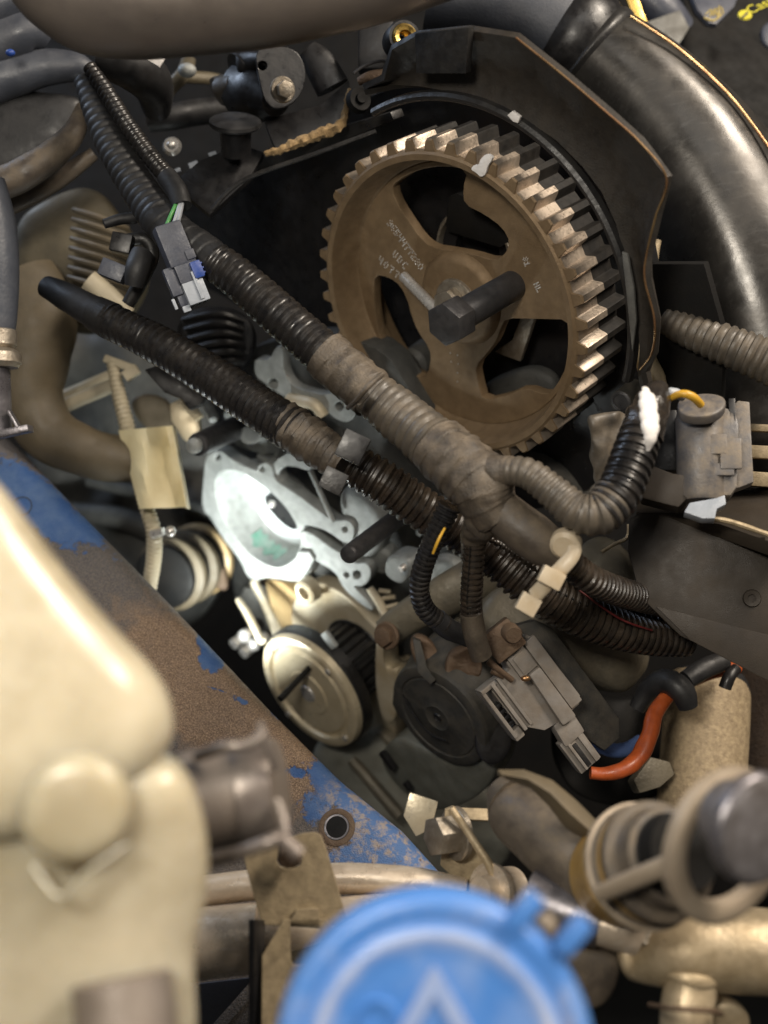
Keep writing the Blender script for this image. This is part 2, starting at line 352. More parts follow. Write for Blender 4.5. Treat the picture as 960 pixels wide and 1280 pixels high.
def sheet(rows, t=0):
    """surface through rows of world points, thickened by t metres away from the camera side"""
    V = [q for r in rows for q in r]; n = len(rows[0]); m = len(rows); F = []
    for i in range(m - 1):
        for j in range(n - 1): F.append((i * n + j, i * n + j + 1, (i + 1) * n + j + 1, (i + 1) * n + j))
    if t:
        bm = bmesh.new(); vs = [bm.verts.new(v) for v in V]
        for q in F: bm.faces.new([vs[i] for i in q])
        bmesh.ops.recalc_face_normals(bm, faces=bm.faces)
        bm.normal_update(); s = sum(f.normal.dot(CAM_LOC - f.calc_center_median()) for f in bm.faces)
        if s < 0: bmesh.ops.reverse_faces(bm, faces=bm.faces)
        bmesh.ops.solidify(bm, geom=bm.faces[:], thickness=t)
        return bm2g(bm)
    return [(V, F)]
def hexa(r, n=6, a=0): return [(r * math.cos(R(a) + 2 * math.pi * i / n), r * math.sin(R(a) + 2 * math.pi * i / n)) for i in range(n)]
def hexbolt(f, r, h, wr=None, wh=3, a=0):
    g = prism(f, hexa(r, 6, a), 0, h, 1.2)
    if wr: g += lathe(f, [(0, -wh), (wr, -wh), (wr, -1), (wr - 1.5, .5), (0, .5)], 28)
    return g
def ptube(a, b, d1, d2, r, seg=16, r2=None): return tube([(a[0], a[1], d1, r), (b[0], b[1], d2, r2 or r)], seg, step=40)
def ball(f, r, sx=1, sy=1, sz=1, n=10): return lathe(f, [(max(.01, r * math.cos(R(-90 + 180 * i / n))) , r * sz * math.sin(R(-90 + 180 * i / n))) for i in range(n + 1)], 16, sx=sx, sy=sy)
# ------------------------------------------------------------------ objects
def mesh(name, g, mat, origin=Vector((0, 0, 0)), ang=38, smooth=True):
    V = []; F = []
    for v, f in g:
        o = len(V); V += [q - origin for q in v]; F += [tuple(i + o for i in x) for x in f]
    me = bpy.data.meshes.new(name); me.from_pydata(V, [], F); me.validate()
    bm = bmesh.new(); bm.from_mesh(me); bmesh.ops.recalc_face_normals(bm, faces=bm.faces); bm.to_mesh(me); bm.free()
    if smooth: me.shade_smooth(); me.set_sharp_from_angle(angle=R(ang))
    me.materials.append(M[mat]); return me
def thing(name, label, cat, loc, group=None):
    o = bpy.data.objects.new(name, None); C.objects.link(o); o.empty_display_size = .01; o.location = loc
    o['label'] = label; o['category'] = cat
    if group: o['group'] = group
    return o
ORG = {}
def part(par, name, g, mat, label=None, ang=38, **kw):
    org = ORG.get(par.name, par.location)
    o = bpy.data.objects.new(name, mesh(name, g, mat, org, ang)); C.objects.link(o); o.parent = par; ORG[o.name] = org
    if label: o['label'] = label
    for k, v in kw.items(): o[k] = v
    return o
def solo(name, label, cat, g, mat, group=None, kind=None, ang=38):
    n = sum(len(v) for v, _ in g); org = sum((q for v, _ in g for q in v), Vector()) / n
    o = bpy.data.objects.new(name, mesh(name, g, mat, org, ang)); C.objects.link(o); o.location = org; ORG[o.name] = org
    if kind: o['kind'] = kind
    else: o['label'] = label; o['category'] = cat
    if group: o['group'] = group
    return o

# ------------------------------------------------------------------ setting
def flatgrid(x0, x1, y0, y1, z): return [([Vector((x0, y0, z)), Vector((x1, y0, z)), Vector((x1, y1, z)), Vector((x0, y1, z))], [(0, 1, 2, 3)])]
solo('floor', '', '', flatgrid(-3, 3, -2, 4, 0), 'floor', kind='structure')
bw = SF(480, 500, 1.0)
solo('bulkhead', '', '', box(Fr(P(480, 420, .98), CV(1, 0, 0), CV(0, 1, 0), CV(0, 0, 1), .001), (0, 0, 0), (1300, 1000, 12), 2), 'dark', kind='structure')  # backdrop of the bay, its deep shade put into the near-black colour

# ------------------------------------------------------------------ timing case behind the sprocket
f = EF(SPX, SPY, -.042)
t = thing('timing_case', 'black timing case plate behind the toothed sprocket', 'engine cover', f.o)
part(t, 'back_plate', plate(f, [(215, 260), (330, 205), (450, 120), (560, 90), (700, 130), (800, 240), (830, 400), (800, 560), (700, 640), (560, 640), (440, 560), (400, 480), (380, 440), (330, 410), (300, 380), (215, 340)], [], 0, 12, 1), 'blackclean')
part(t, 'top_flange', pprism(f.at(400, 190, 40), [(262, 268), (312, 222), (450, 168), (492, 150), (488, 140), (420, 160), (310, 205), (250, 255)], -10, 10), 'black')
g = EF(520, 470, -.03)
part(t, 'cast_boss', lathe(EF(522, 452, -.032), [(0, 12), (14, 12), (20, 6), (22, -20)], 24), 'blockshade')
part(t, 'seal_housing', ring(EF(592, 318, -.028), [(59, -20), (59, 0), (57, 2), (54, 2), (52, -4), (52, -20)], 48), 'boltsteel')
part(t, 'seal_lip', ring(EF(592, 318, -.029), [(50, -20), (50, -2), (34, -8), (34, -20)], 40), 'blackclean')
part(t, 'seal_bracket', pprism(EF(585, 270, -.03), [(562, 245), (572, 242), (610, 262), (640, 300), (625, 310), (560, 290), (556, 280)], -10, 8), 'dark')
part(t, 'blade_bracket', pprism(EF(650, 430, -.03), [(650, 398), (668, 398), (650, 452), (630, 445), (618, 440), (640, 425)], -4, 4), 'boltsteel')
part(t, 'cast_lug', pillow(EF(640, 480, -.036), [(605, 478), (640, 462), (672, 455), (700, 470), (700, 500), (640, 510), (605, 500)], 16, 10), 'blockshade')
part(t, 'lug_boss', tube([(670, 470, .515, 22), (700, 455, .525, 22)], 16), 'olive')

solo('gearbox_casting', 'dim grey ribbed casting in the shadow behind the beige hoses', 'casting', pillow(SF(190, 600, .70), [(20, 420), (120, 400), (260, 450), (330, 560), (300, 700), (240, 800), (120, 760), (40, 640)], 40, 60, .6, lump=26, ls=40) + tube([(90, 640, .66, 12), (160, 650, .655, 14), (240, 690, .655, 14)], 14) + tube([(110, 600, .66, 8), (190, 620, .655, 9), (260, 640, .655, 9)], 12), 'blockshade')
t = thing('oil_pan', 'grimy dim oil pan low between the rail and the round charcoal housing', 'oil pan', P(480, 1000, .6))
part(t, 'pan', pillow(SF(480, 1000, .60), [(380, 930), (450, 900), (560, 960), (640, 1000), (640, 1090), (520, 1120), (400, 1060)], 20, 50, .5, lump=10, ls=60), 'housing')
part(t, 'drain_rib', tube([(440, 950, .575, 7), (470, 985, .57, 8), (500, 1020, .565, 8)], 12), 'olive')
solo('lower_hose', 'dim black hose looping in the gap behind the taped branch', 'hose', tube([(610, 560, .53, 20), (660, 585, .52, 22), (710, 600, .52, 22), (760, 640, .52, 20)], 20), 'round')
# ------------------------------------------------------------------ camshaft sprocket
f = EF(SPX, SPY, 0); k = f.k
sp = thing('camshaft_sprocket', 'large toothed brown steel sprocket with three spokes and cut-outs', 'sprocket', f.o)
NT = 42; prof = []
for i in range(NT):
    for fr_, r in ((-.5, 196), (-.30, 196), (-.25, 198), (-.17, 206.5), (-.12, 208.5), (.12, 208.5), (.17, 206.5), (.25, 198), (.30, 196)):
        prof.append((2 * math.pi * (i + fr_ + .18) / NT, r))
n = len(prof); V = []; F = []
layers = [[(184, 1)], [(191, 2)], [(194, 0)], 'c-1', 'o-2.5', 'o-46', 'o-88', [(180, -88)], [(174, -62)], [(166, -58)], [(166, -46)], [(172, -43)], [(176, -38)], [(180, -14)], [(182, -6)], [(183, -2)]]
for L_ in layers:
    for a, r in prof:
        if L_ == 'c-1': rr, z = r - 1.8, 0
        elif L_ == 'o-2.5': rr, z = r, -2.2
        elif L_ == 'o-46': rr, z = r, -46
        elif L_ == 'o-88': rr, z = r, -88
        else: rr, z = L_[0]
        V.append(f.w(rr * math.cos(a), rr * math.sin(a), z))
for i in range(len(layers)):
    i2 = (i + 1) % len(layers)
    for j in range(n): F.append((i * n + j, i * n + (j + 1) % n, i2 * n + (j + 1) % n, i2 * n + j))
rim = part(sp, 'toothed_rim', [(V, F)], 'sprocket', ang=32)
me = rim.data; me.materials.append(M['toothsteel']); me.materials.append(M['shadedsteel'])
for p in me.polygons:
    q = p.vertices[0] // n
    if all(v // n in (4, 5) for v in p.vertices): p.material_index = 1      # lit front length of the teeth, in brighter steel
    if all(v // n in (5, 6) for v in p.vertices): p.material_index = 2      # cover's shade over the rear of the teeth, put into the colour
W1 = [(490, 238), (494, 222), (520, 212), (555, 205), (584, 213), (578, 236), (580, 256), (605, 268), (628, 285), (637, 303), (631, 318), (618, 326), (590, 317), (560, 312), (540, 309), (525, 297), (510, 275), (498, 257)]
W2 = [(632, 398), (668, 399), (713, 400), (716, 430), (711, 460), (698, 486), (684, 494), (656, 484), (635, 494), (604, 501), (598, 480), (594, 458), (610, 440), (620, 427), (626, 410)]
W3 = [(468, 343), (486, 347), (500, 357), (509, 375), (514, 395), (522, 415), (537, 436), (538, 455), (530, 476), (510, 462), (492, 445), (476, 425), (470, 400), (467, 370)]
WZ = -40
hp = ppoly(f, [], 0)
def inside(p, r=166): return [(x * min(1, r / math.hypot(x, y)), y * min(1, r / math.hypot(x, y))) for x, y in p]
part(sp, 'web', plate(f, circ(0, 0, 173, 96), [inside(chaikin(ppoly(f, q, WZ), 1)) for q in (W1, W2, W3)], WZ, 15, 1.2, 0, local=True), 'sprocket')
part(sp, 'hub', lathe(f, [(0, -30), (50, -30), (54, -31), (58, -35), (62, -40), (63, -44)], 56), 'sprocket')
hb = part(sp, 'hub_washer', lathe(f, [(0, -25), (27, -25), (30, -26.5), (31, -31)], 36), 'boltsteel')
part(sp, 'hub_bolt', prism(f, hexa(22, 6, 12), -26, -8, 2), 'boltsteel')
DOT = {'0': '010 101 101 101 010', '1': '010 110 010 010 111', '2': '110 001 010 100 111', '3': '110 001 010 001 110', '4': '101 101 111 001 001', '5': '111 100 110 001 110', '6': '011 100 110 101 010', '7': '111 001 010 010 010', '8': '010 101 010 101 010', '9': '010 101 011 001 110',
       'V': '101 101 101 101 010', 'D': '110 101 101 101 110', 'C': '011 100 100 100 011', 'A': '010 101 111 101 101', 'H': '101 101 111 101 101', 'L': '100 100 100 100 111'}
def stamp(txt, px, py, px2, py2, size):
    x, y = f.hit(px, py, WZ); x2, y2 = f.hit(px2, py2, WZ); dx = Vector((x2 - x, y2 - y)); n_ = len(txt); adv = dx / n_; u = dx.normalized(); v = Vector((-u.y, u.x)); g = []
    for i, ch in enumerate(txt):
        for r_, row in enumerate(DOT[ch].split()):
            for c_, b in enumerate(row):
                if b == '1':
                    p = Vector((x, y)) + adv * i + u * (c_ - 1) * size * .42 + v * (2 - r_) * size * .42
                    ff = Fr(f.w(p.x, p.y, WZ), f.X, f.Y, f.Z, f.k); g += lathe(ff, [(.001, 1.3), (.85, .8), (1.15, -.2)], 6)
    return g
part(sp, 'stamped_number', stamp('9654477280', 488, 279, 530, 339, 5.6) + stamp('VDC', 494, 318, 512, 338, 5.6) + stamp('4077', 476, 325, 503, 349, 5.6), 'steel')
part(sp, 'stamped_code', stamp('81', 657, 324, 661, 336, 4.2) + stamp('HL', 671, 356, 677, 368, 4.2), 'steel')
part(sp, 'punch_marks', sum((lathe(EF(x, y, WZ * k), [(.001, 1.4), (1., .8), (1.3, -.2)], 6) for x, y in ((563, 441), (572, 444), (564, 452), (573, 455), (572, 466), (572, 477))), []), 'steel')
pm = chaikin([(588, 212), (592, 206), (598, 207), (600, 199), (608, 192), (616, 196), (613, 203), (609, 208), (607, 218), (601, 222), (595, 216)], 1)
part(sp, 'paint_mark', pprism(EF(600, 207, .0012), pm, -3, 1.5, .6) , 'white')

# ------------------------------------------------------------------ pins
a = EF(641, 357, WZ * k); L0 = 142
t = thing('locking_pin', 'dark steel hex-headed locking pin pushed through the sprocket', 'locking pin', a.o)
part(t, 'shank', lathe(a, [(0, -40), (19, -40), (19, L0 - 32), (18, L0 - 30)], 32), 'darksteel')
part(t, 'hex_head', prism(a, hexa(27, 6, 18), L0 - 31, L0, 2.4), 'darksteel')
a = f.at(503, 344, -22); b = f.at(552, 394, -14)
ff = Fr(b.o, f.X, f.Y, (a.o - b.o).normalized(), f.k); ax = ff.Z; ff.X = (EN - ax * EN.dot(ax)).normalized(); ff.Y = ax.cross(ff.X); ln = (a.o - b.o).length / f.k
solo('steel_dowel', 'shiny chrome rod lying against the sprocket hub', 'rod', lathe(ff, [(0, 0), (7, 0), (7, ln - 1.5), (6, ln), (0, ln)], 20), 'steel')

# ------------------------------------------------------------------ upper timing cover round the sprocket
cf = Fr(E0 + EN * (-30 * k), EX, EY, EN, k)
t = thing('timing_cover', 'black curved timing cover arching over the sprocket with a raw bright outer edge', 'engine cover', cf.o)
def ang_of(px, py): x, y = cf.hit(px, py, 0); return math.degrees(math.atan2(y, x))
A0, A1 = ang_of(806, 486), ang_of(455, 112)
if A1 < A0: A1 += 360
rimprof = [(244, -6), (244, 2), (246, 5), (250, 6), (254, 3), (255, -6)]
part(t, 'rim_bead', ring(cf, rimprof, 90, A0, A1), 'black')
edge = [(806, 486), (800, 462), (815, 440), (818, 400), (806, 350), (808, 318), (820, 268), (833, 222), (800, 178), (760, 142), (705, 95), (645, 47), (585, 38), (520, 45), (490, 62), (480, 100), (455, 112)]
inner = [(806, 486), (802, 470), (800, 440), (797, 400), (790, 355), (778, 310), (770, 280), (752, 240), (728, 208), (695, 175), (665, 155), (640, 140), (600, 124), (560, 114), (525, 108), (490, 106), (455, 112)]
rows = []
ez = [0, 6, 16, 24, 26, 24, 22, 20, 20, 20, 20, 20, 22, 24, 22, 14, 0]
for (ix, iy), (ox, oy), zz in zip(inner, edge, ez):
    xi, yi = cf.hit(ix, iy, -4); xo, yo = cf.hit(ox, oy, zz); r = []
    for s in range(8):
        q = s / 7; zc = -4 + (zz + 4) * (q ** 2.2) - 10 * math.sin(q * math.pi) * .6
        r.append(cf.w(xi + (xo - xi) * q, yi + (yo - yi) * q, zc))
    rows.append(r)
rows2 = []
for i in range(len(rows) - 1):
    for s in range(4):
        rows2.append([rows[i][j].lerp(rows[i + 1][j], s / 4) for j in range(8)])
rows2.append(rows[-1])
part(t, 'shell', sheet(rows2, .0022), 'cover', ang=25)
ep = [(x, y) for x, y in edge[3:12]]
def epath(pts, zz, r): 
    out = []
    for (x, y), z in zip(pts, zz):
        q = cf.w(*cf.hit(x, y, z), z); cc = CAM_ROT.transposed() @ (q - CAM_LOC); out.append((x, y, -cc.z, r))
    return out
part(t, 'outer_edge', tube(epath(edge[1:7], ez[1:7], 1.4), 8) + tube(epath(edge[6:12], ez[6:12], 1.3), 8), 'copperedge', label='raw coppery outer edge of the cover')
wm = cf.at(640, 147, 8)
part(t, 'paint_mark', pprism(wm, [(634, 144), (640, 139), (650, 146), (647, 154), (641, 152)], -3, 1.5, .5), 'white')
# lower end lug with foam strip
part(t, 'edge_lug', tube([(822, 300, .462, 5), (812, 350, .46, 8), (818, 400, .455, 9), (808, 440, .45, 12), (822, 470, .445, 11), (828, 490, .445, 6)], 12, flat=.5, lump=.2), 'bracket')
part(t, 'seal_strip', tube([(798, 330, .466, 5), (800, 370, .465, 7), (795, 420, .462, 9), (803, 455, .455, 9), (814, 480, .45, 6)], 10, lump=.4, ls=300), 'foam')
part(t, 'chipped_face', pprism(cf.at(785, 355, 9), [(777, 315), (784, 318), (792, 360), (795, 400), (790, 440), (786, 400), (781, 350)], -2, 2, 1), 'aludark')

# ------------------------------------------------------------------ harnesses
H = thing('wiring_harness', 'thick dusty taped wiring harness running diagonally across the sprocket and splitting into branches', 'wiring harness', P(590, 600, .39))
part(H, 'conduit', tube([(106, 100, .458, 14), (122, 140, .455, 18), (148, 195, .45, 22), (178, 243, .445, 24), (202, 276, .44, 26)], 22, 11, .045, lump=.05), 'blackrubber')
part(H, 'tape_sleeve', tube([(196, 270, .44, 24), (225, 298, .437, 25), (255, 318, .435, 25), (275, 333, .432, 24)], 22, lump=.06, ls=260, step=1.6, wrap=18), 'blackrubber')
part(H, 'conduit', tube([(268, 326, .432, 24), (300, 350, .43, 26), (350, 394, .426, 27), (412, 448, .42, 28)], 26, 11, .11), 'conduit')
part(H, 'tape_sleeve', tube([(405, 442, .42, 30), (430, 464, .418, 31), (455, 484, .415, 31), (468, 497, .413, 30)], 24, lump=.09, ls=230, step=1.6, wrap=19), 'tape')
part(H, 'conduit', tube([(462, 490, .413, 30), (490, 512, .41, 33), (530, 545, .403, 35), (560, 570, .398, 36)], 28, 13, .07, lump=.05), 'conduit_worn')
part(H, 'junction_tape', tube([(545, 556, .40, 37), (575, 582, .394, 40), (600, 606, .39, 40), (612, 630, .39, 34), (626, 650, .39, 28)], 28, lump=.10, ls=210, step=1.6, wrap=19), 'tape')
part(H, 'branch_tape', tube([(598, 602, .392, 22), (606, 640, .392, 26), (594, 668, .40, 18), (592, 690, .41, 14)], 20, lump=.13, ls=260, step=1.6, wrap=15), 'tape')
part(H, 'branch_tape', tube([(590, 590, .39, 24), (615, 590, .385, 22), (640, 588, .382, 19)], 20, lump=.1, ls=260, step=1.6, wrap=14), 'tape')
part(H, 'rubber_sleeve', tube([(618, 632, .39, 27), (645, 655, .388, 29), (672, 675, .387, 29), (698, 690, .387, 24)], 26, lump=.03), 'rubber')
part(H, 'branch_conduit', tube([(628, 588, .383, 18), (660, 592, .378, 20), (695, 618, .374, 22), (722, 640, .371, 25), (748, 642, .37, 28), (768, 622, .372, 29)], 26, 10, .10), 'conduit_worn')
part(H, 'branch_conduit', tube([(752, 642, .37, 28), (772, 618, .372, 29), (788, 580, .376, 28), (800, 545, .38, 27), (808, 520, .384, 25)], 26, 12, .12), 'conduit')
part(H, 'end_tape', tube([(800, 545, .38, 28), (812, 515, .384, 25), (820, 494, .388, 18), (826, 484, .39, 12)], 22, lump=.2, ls=200, step=3), 'gloss')
wt = SF(812, 525, .372, 80)
part(H, 'white_tape', tube([(807, 486, .372, 5), (808, 492, .368, 7), (809, 497, .366, 12), (812, 525, .362, 13.5), (813, 545, .360, 10), (810, 563, .362, 3)], 16, 17, .13, lump=.05, ls=260, flat=.55), 'white', label='strip of white tape wound on the branch end')
part(H, 'tail_conduit', tube([(690, 684, .387, 18), (700, 694, .388, 18)], 20, 7, .15), 'steel')
part(H, 'tail_conduit', tube([(706, 700, .39, 20), (735, 722, .395, 19), (770, 738, .41, 19), (806, 748, .43, 19), (840, 756, .45, 18)], 22, 9, .16), 'conduit_dirty')
part(H, 'drop_conduit', tube([(562, 632, .397, 16), (545, 668, .40, 14), (530, 705, .405, 13.5), (524, 735, .41, 13), (532, 762, .415, 13), (556, 782, .42, 13)], 20, 7.5, .16), 'conduit')
part(H, 'drop_conduit', tube([(593, 680, .40, 14.5), (591, 715, .403, 14.5), (589, 750, .407, 14.5), (590, 772, .41, 14)], 20, 7.5, .16), 'conduit_dirty')
part(H, 'drop_sleeve', tube([(589, 766, .408, 14.5), (594, 795, .412, 14.5), (602, 820, .416, 13.5)], 18, lump=.05), 'tape')
part(H, 'drop_sleeve', tube([(546, 774, .418, 13.5), (562, 787, .422, 13.5), (585, 797, .428, 12)], 18, lump=.05), 'blackrubber')
def seam(path, dx, dy=0, r=1.1):
    return tube([(x + dx, y + dy, d * (1 - .97 * math.sqrt(max(0, q * q - dx * dx - dy * dy)) / FPX), r) for x, y, d, q in path], 6, step=3)
part(H, 'slit', seam([(545, 668, .40, 14), (530, 705, .405, 13.5), (524, 735, .41, 13), (532, 762, .415, 13), (550, 778, .42, 13)], 3), 'dark')
part(H, 'slit', seam([(593, 684, .40, 14.5), (591, 715, .403, 14.5), (589, 750, .407, 14.5), (590, 770, .41, 14)], -5), 'dark')
part(H, 'split_wire', tube([(556, 660, .388, 1.6), (548, 675, .387, 2), (541, 692, .389, 1.6)], 8), 'yellow')
part(H, 'cable_tie', box(SF(452, 498, .395, 42), (0, 0, 0), (10, 20, 12), 2), 'conduit_worn')
part(H, 'cable_tie', tube([(435, 510, .405, 3), (446, 500, .392, 3.5), (462, 482, .386, 3.5), (478, 468, .392, 3.5)], 8), 'tape')
part(H, 'split_conduit', tube([(112, 84, .452, 9), (130, 110, .45, 10.5), (155, 150, .446, 11), (185, 192, .443, 11.5), (212, 224, .44, 12)], 18, 7.5, .15), 'conduit')
part(H, 'split_sleeve', tube([(208, 220, .44, 13), (222, 240, .437, 13.5), (228, 258, .435, 12)], 18, lump=.04), 'blackrubber')
for i, (c, dx) in enumerate((('greenwire', -4), ('greywire', 3), ('greywire', 7))):
    part(H, 'plug_wire', tube([(224 + dx * .6, 252, .434, 2.6), (218 + dx, 268, .43, 2.6), (212 + dx * 1.2, 284, .428, 2.6)], 8), c)

L = thing('lower_harness', 'long ribbed black conduit below the taped harness, with a square black clip on it', 'wiring harness', P(430, 570, .42))
part(L, 'rubber_sleeve', tube([(58, 358, .475, 14), (85, 372, .47, 18), (128, 396, .462, 21)], 22, lump=.05), 'blackrubber')
part(L, 'end_collar', tube([(118, 391, .463, 22), (140, 402, .46, 24)], 22), 'black')
part(L, 'conduit', tube([(134, 400, .46, 23), (200, 432, .452, 25), (270, 474, .443, 27), (330, 514, .435, 28), (372, 540, .43, 29)], 28, 10.2, .12), 'conduit')
part(L, 'tape_sleeve', tube([(355, 529, .432, 28.5), (385, 549, .428, 29), (410, 566, .425, 27), (430, 580, .423, 25)], 24, 11, .08, lump=.14, ls=220), 'tape')
part(L, 'conduit', tube([(440, 580, .423, 26), (480, 604, .422, 28), (530, 638, .425, 28), (580, 668, .428, 27), (625, 700, .43, 27)], 26, 10.5, .14), 'conduit_dirty')
part(L, 'conduit', tube([(616, 690, .43, 29), (660, 726, .428, 31), (705, 757, .43, 30), (760, 782, .436, 27), (812, 797, .444, 23), (862, 804, .452, 17)], 28, 10, .15), 'conduit_dirty')
part(L, 'conduit', tube([(690, 715, .44, 22), (730, 745, .443, 23), (775, 768, .448, 23), (820, 784, .453, 20), (862, 800, .458, 15)], 24, 10, .15), 'conduit_dirty')
part(L, 'slit', seam([(660, 726, .428, 31), (705, 757, .43, 30), (760, 782, .436, 27), (812, 797, .444, 23), (856, 804, .452, 17)], 2, -13, 1.6), 'dark')
part(L, 'red_wire', tube([(724, 738, .418, 1.2), (750, 757, .42, 1.4), (780, 776, .425, 1.4), (815, 788, .433, 1.2)], 8), 'redwire')
part(L, 'frayed_edge', tube([(606, 670, .41, 4), (630, 684, .41, 5), (655, 702, .41, 4.5), (682, 722, .412, 3.5)], 10, 8, .5), 'conduit_dirty')
cb = SF(432, 568, .40, 26)
part(L, 'clip', box(cb, (4, 12, 0), (34, 36, 16), 1.5) + box(SF(448, 550, .405, 26), (0, 0, 0), (22, 14, 10), 1.5), 'blackclean')
part(L, 'clip_block', box(SF(417, 601, .395, 26), (0, 0, 0), (30, 28, 18), 1.5), 'black')

t = thing('cable_clip', 'cream plastic cable clip with a round head holding two conduits', 'cable clip', P(680, 720, .38))
part(t, 'ring_head', lathe(SF(707, 680, .376, 0, 25, -20), [(0, 10), (14, 10), (19, 6), (20, -6), (16, -12), (0, -12)], 28), 'cream')
part(t, 'strap', tube([(716, 672, .375, 8), (718, 690, .372, 9), (704, 708, .372, 10), (690, 722, .374, 10), (668, 745, .378, 10)], 12, flat=.5), 'cream')
part(t, 'buckle', box(SF(689, 722, .372, 28), (0, 0, 0), (30, 22, 18), 1.5), 'cream')
part(t, 'buckle', box(SF(660, 755, .376, 30), (0, 0, 0), (26, 24, 18), 1.5), 'cream')

# ------------------------------------------------------------------ loose plug left of the sprocket
t = thing('wire_plug', 'blue-grey wire plug with a bright blue collar and pale grey end', 'connector', P(225, 320, .425))
fp = SF(215, 306, .425, 66, -18, 8)
part(t, 'body', box(fp, (2, 2, 0), (54, 34, 26), 3) + box(fp, (34, 4, 0), (34, 30, 24), 2), 'bluegrey')
part(t, 'keyway', box(fp, (20, 14, 9), (12, 12, 12), 1.2), 'bluegrey')
part(t, 'collar', box(fp, (40, 15, 6), (22, 14, 20), 3), 'blueplug')
part(t, 'collar_rib', sum((box(fp, (34 + i * 6, 22, 8), (2.5, 3, 14), .8) for i in range(3)), []), 'blueplug')
pe = part(t, 'end_cap', box(fp, (64, 4, 0), (30, 28, 22), 2) + box(fp, (58, 8, 12), (36, 5, 4), 1), 'lightgrey')
part(t, 'socket', sum((box(fp, (79.2, -4 + 8 * i, -5 + 8 * j), (1.5, 5, 5), .4) for i in range(3) for j in range(2)), []), 'black')
part(t, 'latch', box(fp, (44, -18, 2), (36, 14, 12), 2) + box(fp, (66, -14, 0), (20, 12, 8), 2), 'bluegrey')
part(t, 'latch_tip', box(fp, (70, -26, 2), (14, 4, 4), 1) + box(fp, (80, -14, 2), (8, 10, 5), 1), 'lightgrey')

t = thing('wire_plug', 'black square double plug hanging in front of the finned aluminium housing', 'connector', P(150, 320, .445))
part(t, 'upper_block', box(SF(153, 305, .445, 12), (0, 0, 0), (26, 24, 20), 2), 'blackclean')
part(t, 'lower_block', box(SF(142, 339, .443, 22), (0, 0, 0), (32, 22, 20), 2), 'bluegrey')
part(t, 'grommet', tube([(178, 318, .44, 14), (172, 335, .437, 15), (168, 358, .438, 12)], 18, lump=.1), 'blackrubber')
part(t, 'lead', tube([(160, 300, .448, 8), (182, 300, .45, 9), (190, 320, .45, 9), (176, 352, .45, 9), (160, 380, .452, 8)], 14, lump=.1), 'black')
part(t, 'side_plug', tube([(130, 280, .44, 6), (150, 274, .442, 7), (172, 270, .445, 8), (178, 250, .45, 9), (172, 225, .455, 10)], 14), 'blackrubber')

# ------------------------------------------------------------------ engine block and pump housing
KO = .025
fb = EF(400, 640, KO - .03)
t = thing('engine_block', 'bright cast aluminium engine block with ribs and openings under the harness', 'engine', fb.o)
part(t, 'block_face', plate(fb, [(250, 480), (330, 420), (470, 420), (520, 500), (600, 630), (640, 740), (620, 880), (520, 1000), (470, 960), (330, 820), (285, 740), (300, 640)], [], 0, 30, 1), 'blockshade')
fg = EF(400, 500, KO - .012)
part(t, 'upper_gasket', plate(fg, [(318, 446), (336, 452), (345, 432), (354, 434), (353, 462), (364, 482), (384, 490), (408, 494), (420, 488), (440, 500), (446, 514), (440, 526), (428, 528), (414, 520), (404, 508), (384, 504), (362, 500), (345, 490), (330, 478), (318, 470)],
      [circ(341, 480, 7, 10), circ(424, 508, 6, 10)], 0, 14), 'alu')
part(t, 'inner_rib', tube([(362, 500, .53, 9), (392, 505, .52, 8), (404, 520, .52, 8)], 10), 'alucream')
part(t, 'web_casting', pillow(EF(330, 520, KO - .014), [(282, 512), (290, 500), (322, 518), (345, 545), (358, 560), (350, 566), (330, 566), (300, 556), (286, 540)], 10, 20, .5), 'alu')
part(t, 'pocket', box(EF(308, 536, KO - .004), (0, 0, 0), (40, 20, 10), 2), 'blackclean')
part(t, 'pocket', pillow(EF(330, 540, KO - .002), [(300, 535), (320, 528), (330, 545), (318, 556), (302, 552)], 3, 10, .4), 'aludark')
part(t, 'round_flange', ring(EF(325, 545, KO - .01), [(30, -10), (30, 2), (36, 3), (40, 0), (40, -10)], 40, -60, 110), 'alu')
part(t, 'side_casting', pillow(EF(470, 640, KO - .01), [(430, 608), (450, 600), (480, 625), (495, 650), (480, 690), (460, 700), (445, 680), (440, 650)], 20, 12, .5), 'alu')
part(t, 'side_casting', pillow(EF(480, 690, KO - .012), [(455, 690), (478, 675), (498, 690), (500, 706), (485, 715), (465, 705)], 14, 12, .5), 'alu')
part(t, 'round_boss', pillow(EF(503, 708, KO + .004), [(486, 700), (492, 690), (506, 692), (520, 698), (518, 716), (508, 728), (494, 722), (486, 714)], 10, 24, .35), 'alu')
part(t, 'boss_bolt', lathe(EF(503, 710, KO + .012), [(0, 4), (4, 4), (5, 0), (5, -4)], 12), 'steel')
part(t, 'round_flange', ring(EF(548, 690, KO - .02), [(30, -10), (30, 2), (36, 3), (40, 0), (40, -10)], 40, -40, 200), 'alu')
part(t, 'side_casting', pillow(EF(560, 725, KO - .012), [(535, 700), (560, 690), (590, 720), (570, 748), (548, 742)], 10, 12, .5), 'alu')
part(t, 'rib', tube([(462, 735, .54, 5), (476, 756, .54, 6), (484, 775, .54, 5)], 10) + tube([(474, 738, .54, 3), (488, 740, .538, 3)], 8) + tube([(478, 748, .54, 3), (494, 746, .538, 3)], 8) + tube([(480, 760, .54, 3), (498, 755, .538, 3)], 8), 'alucream')
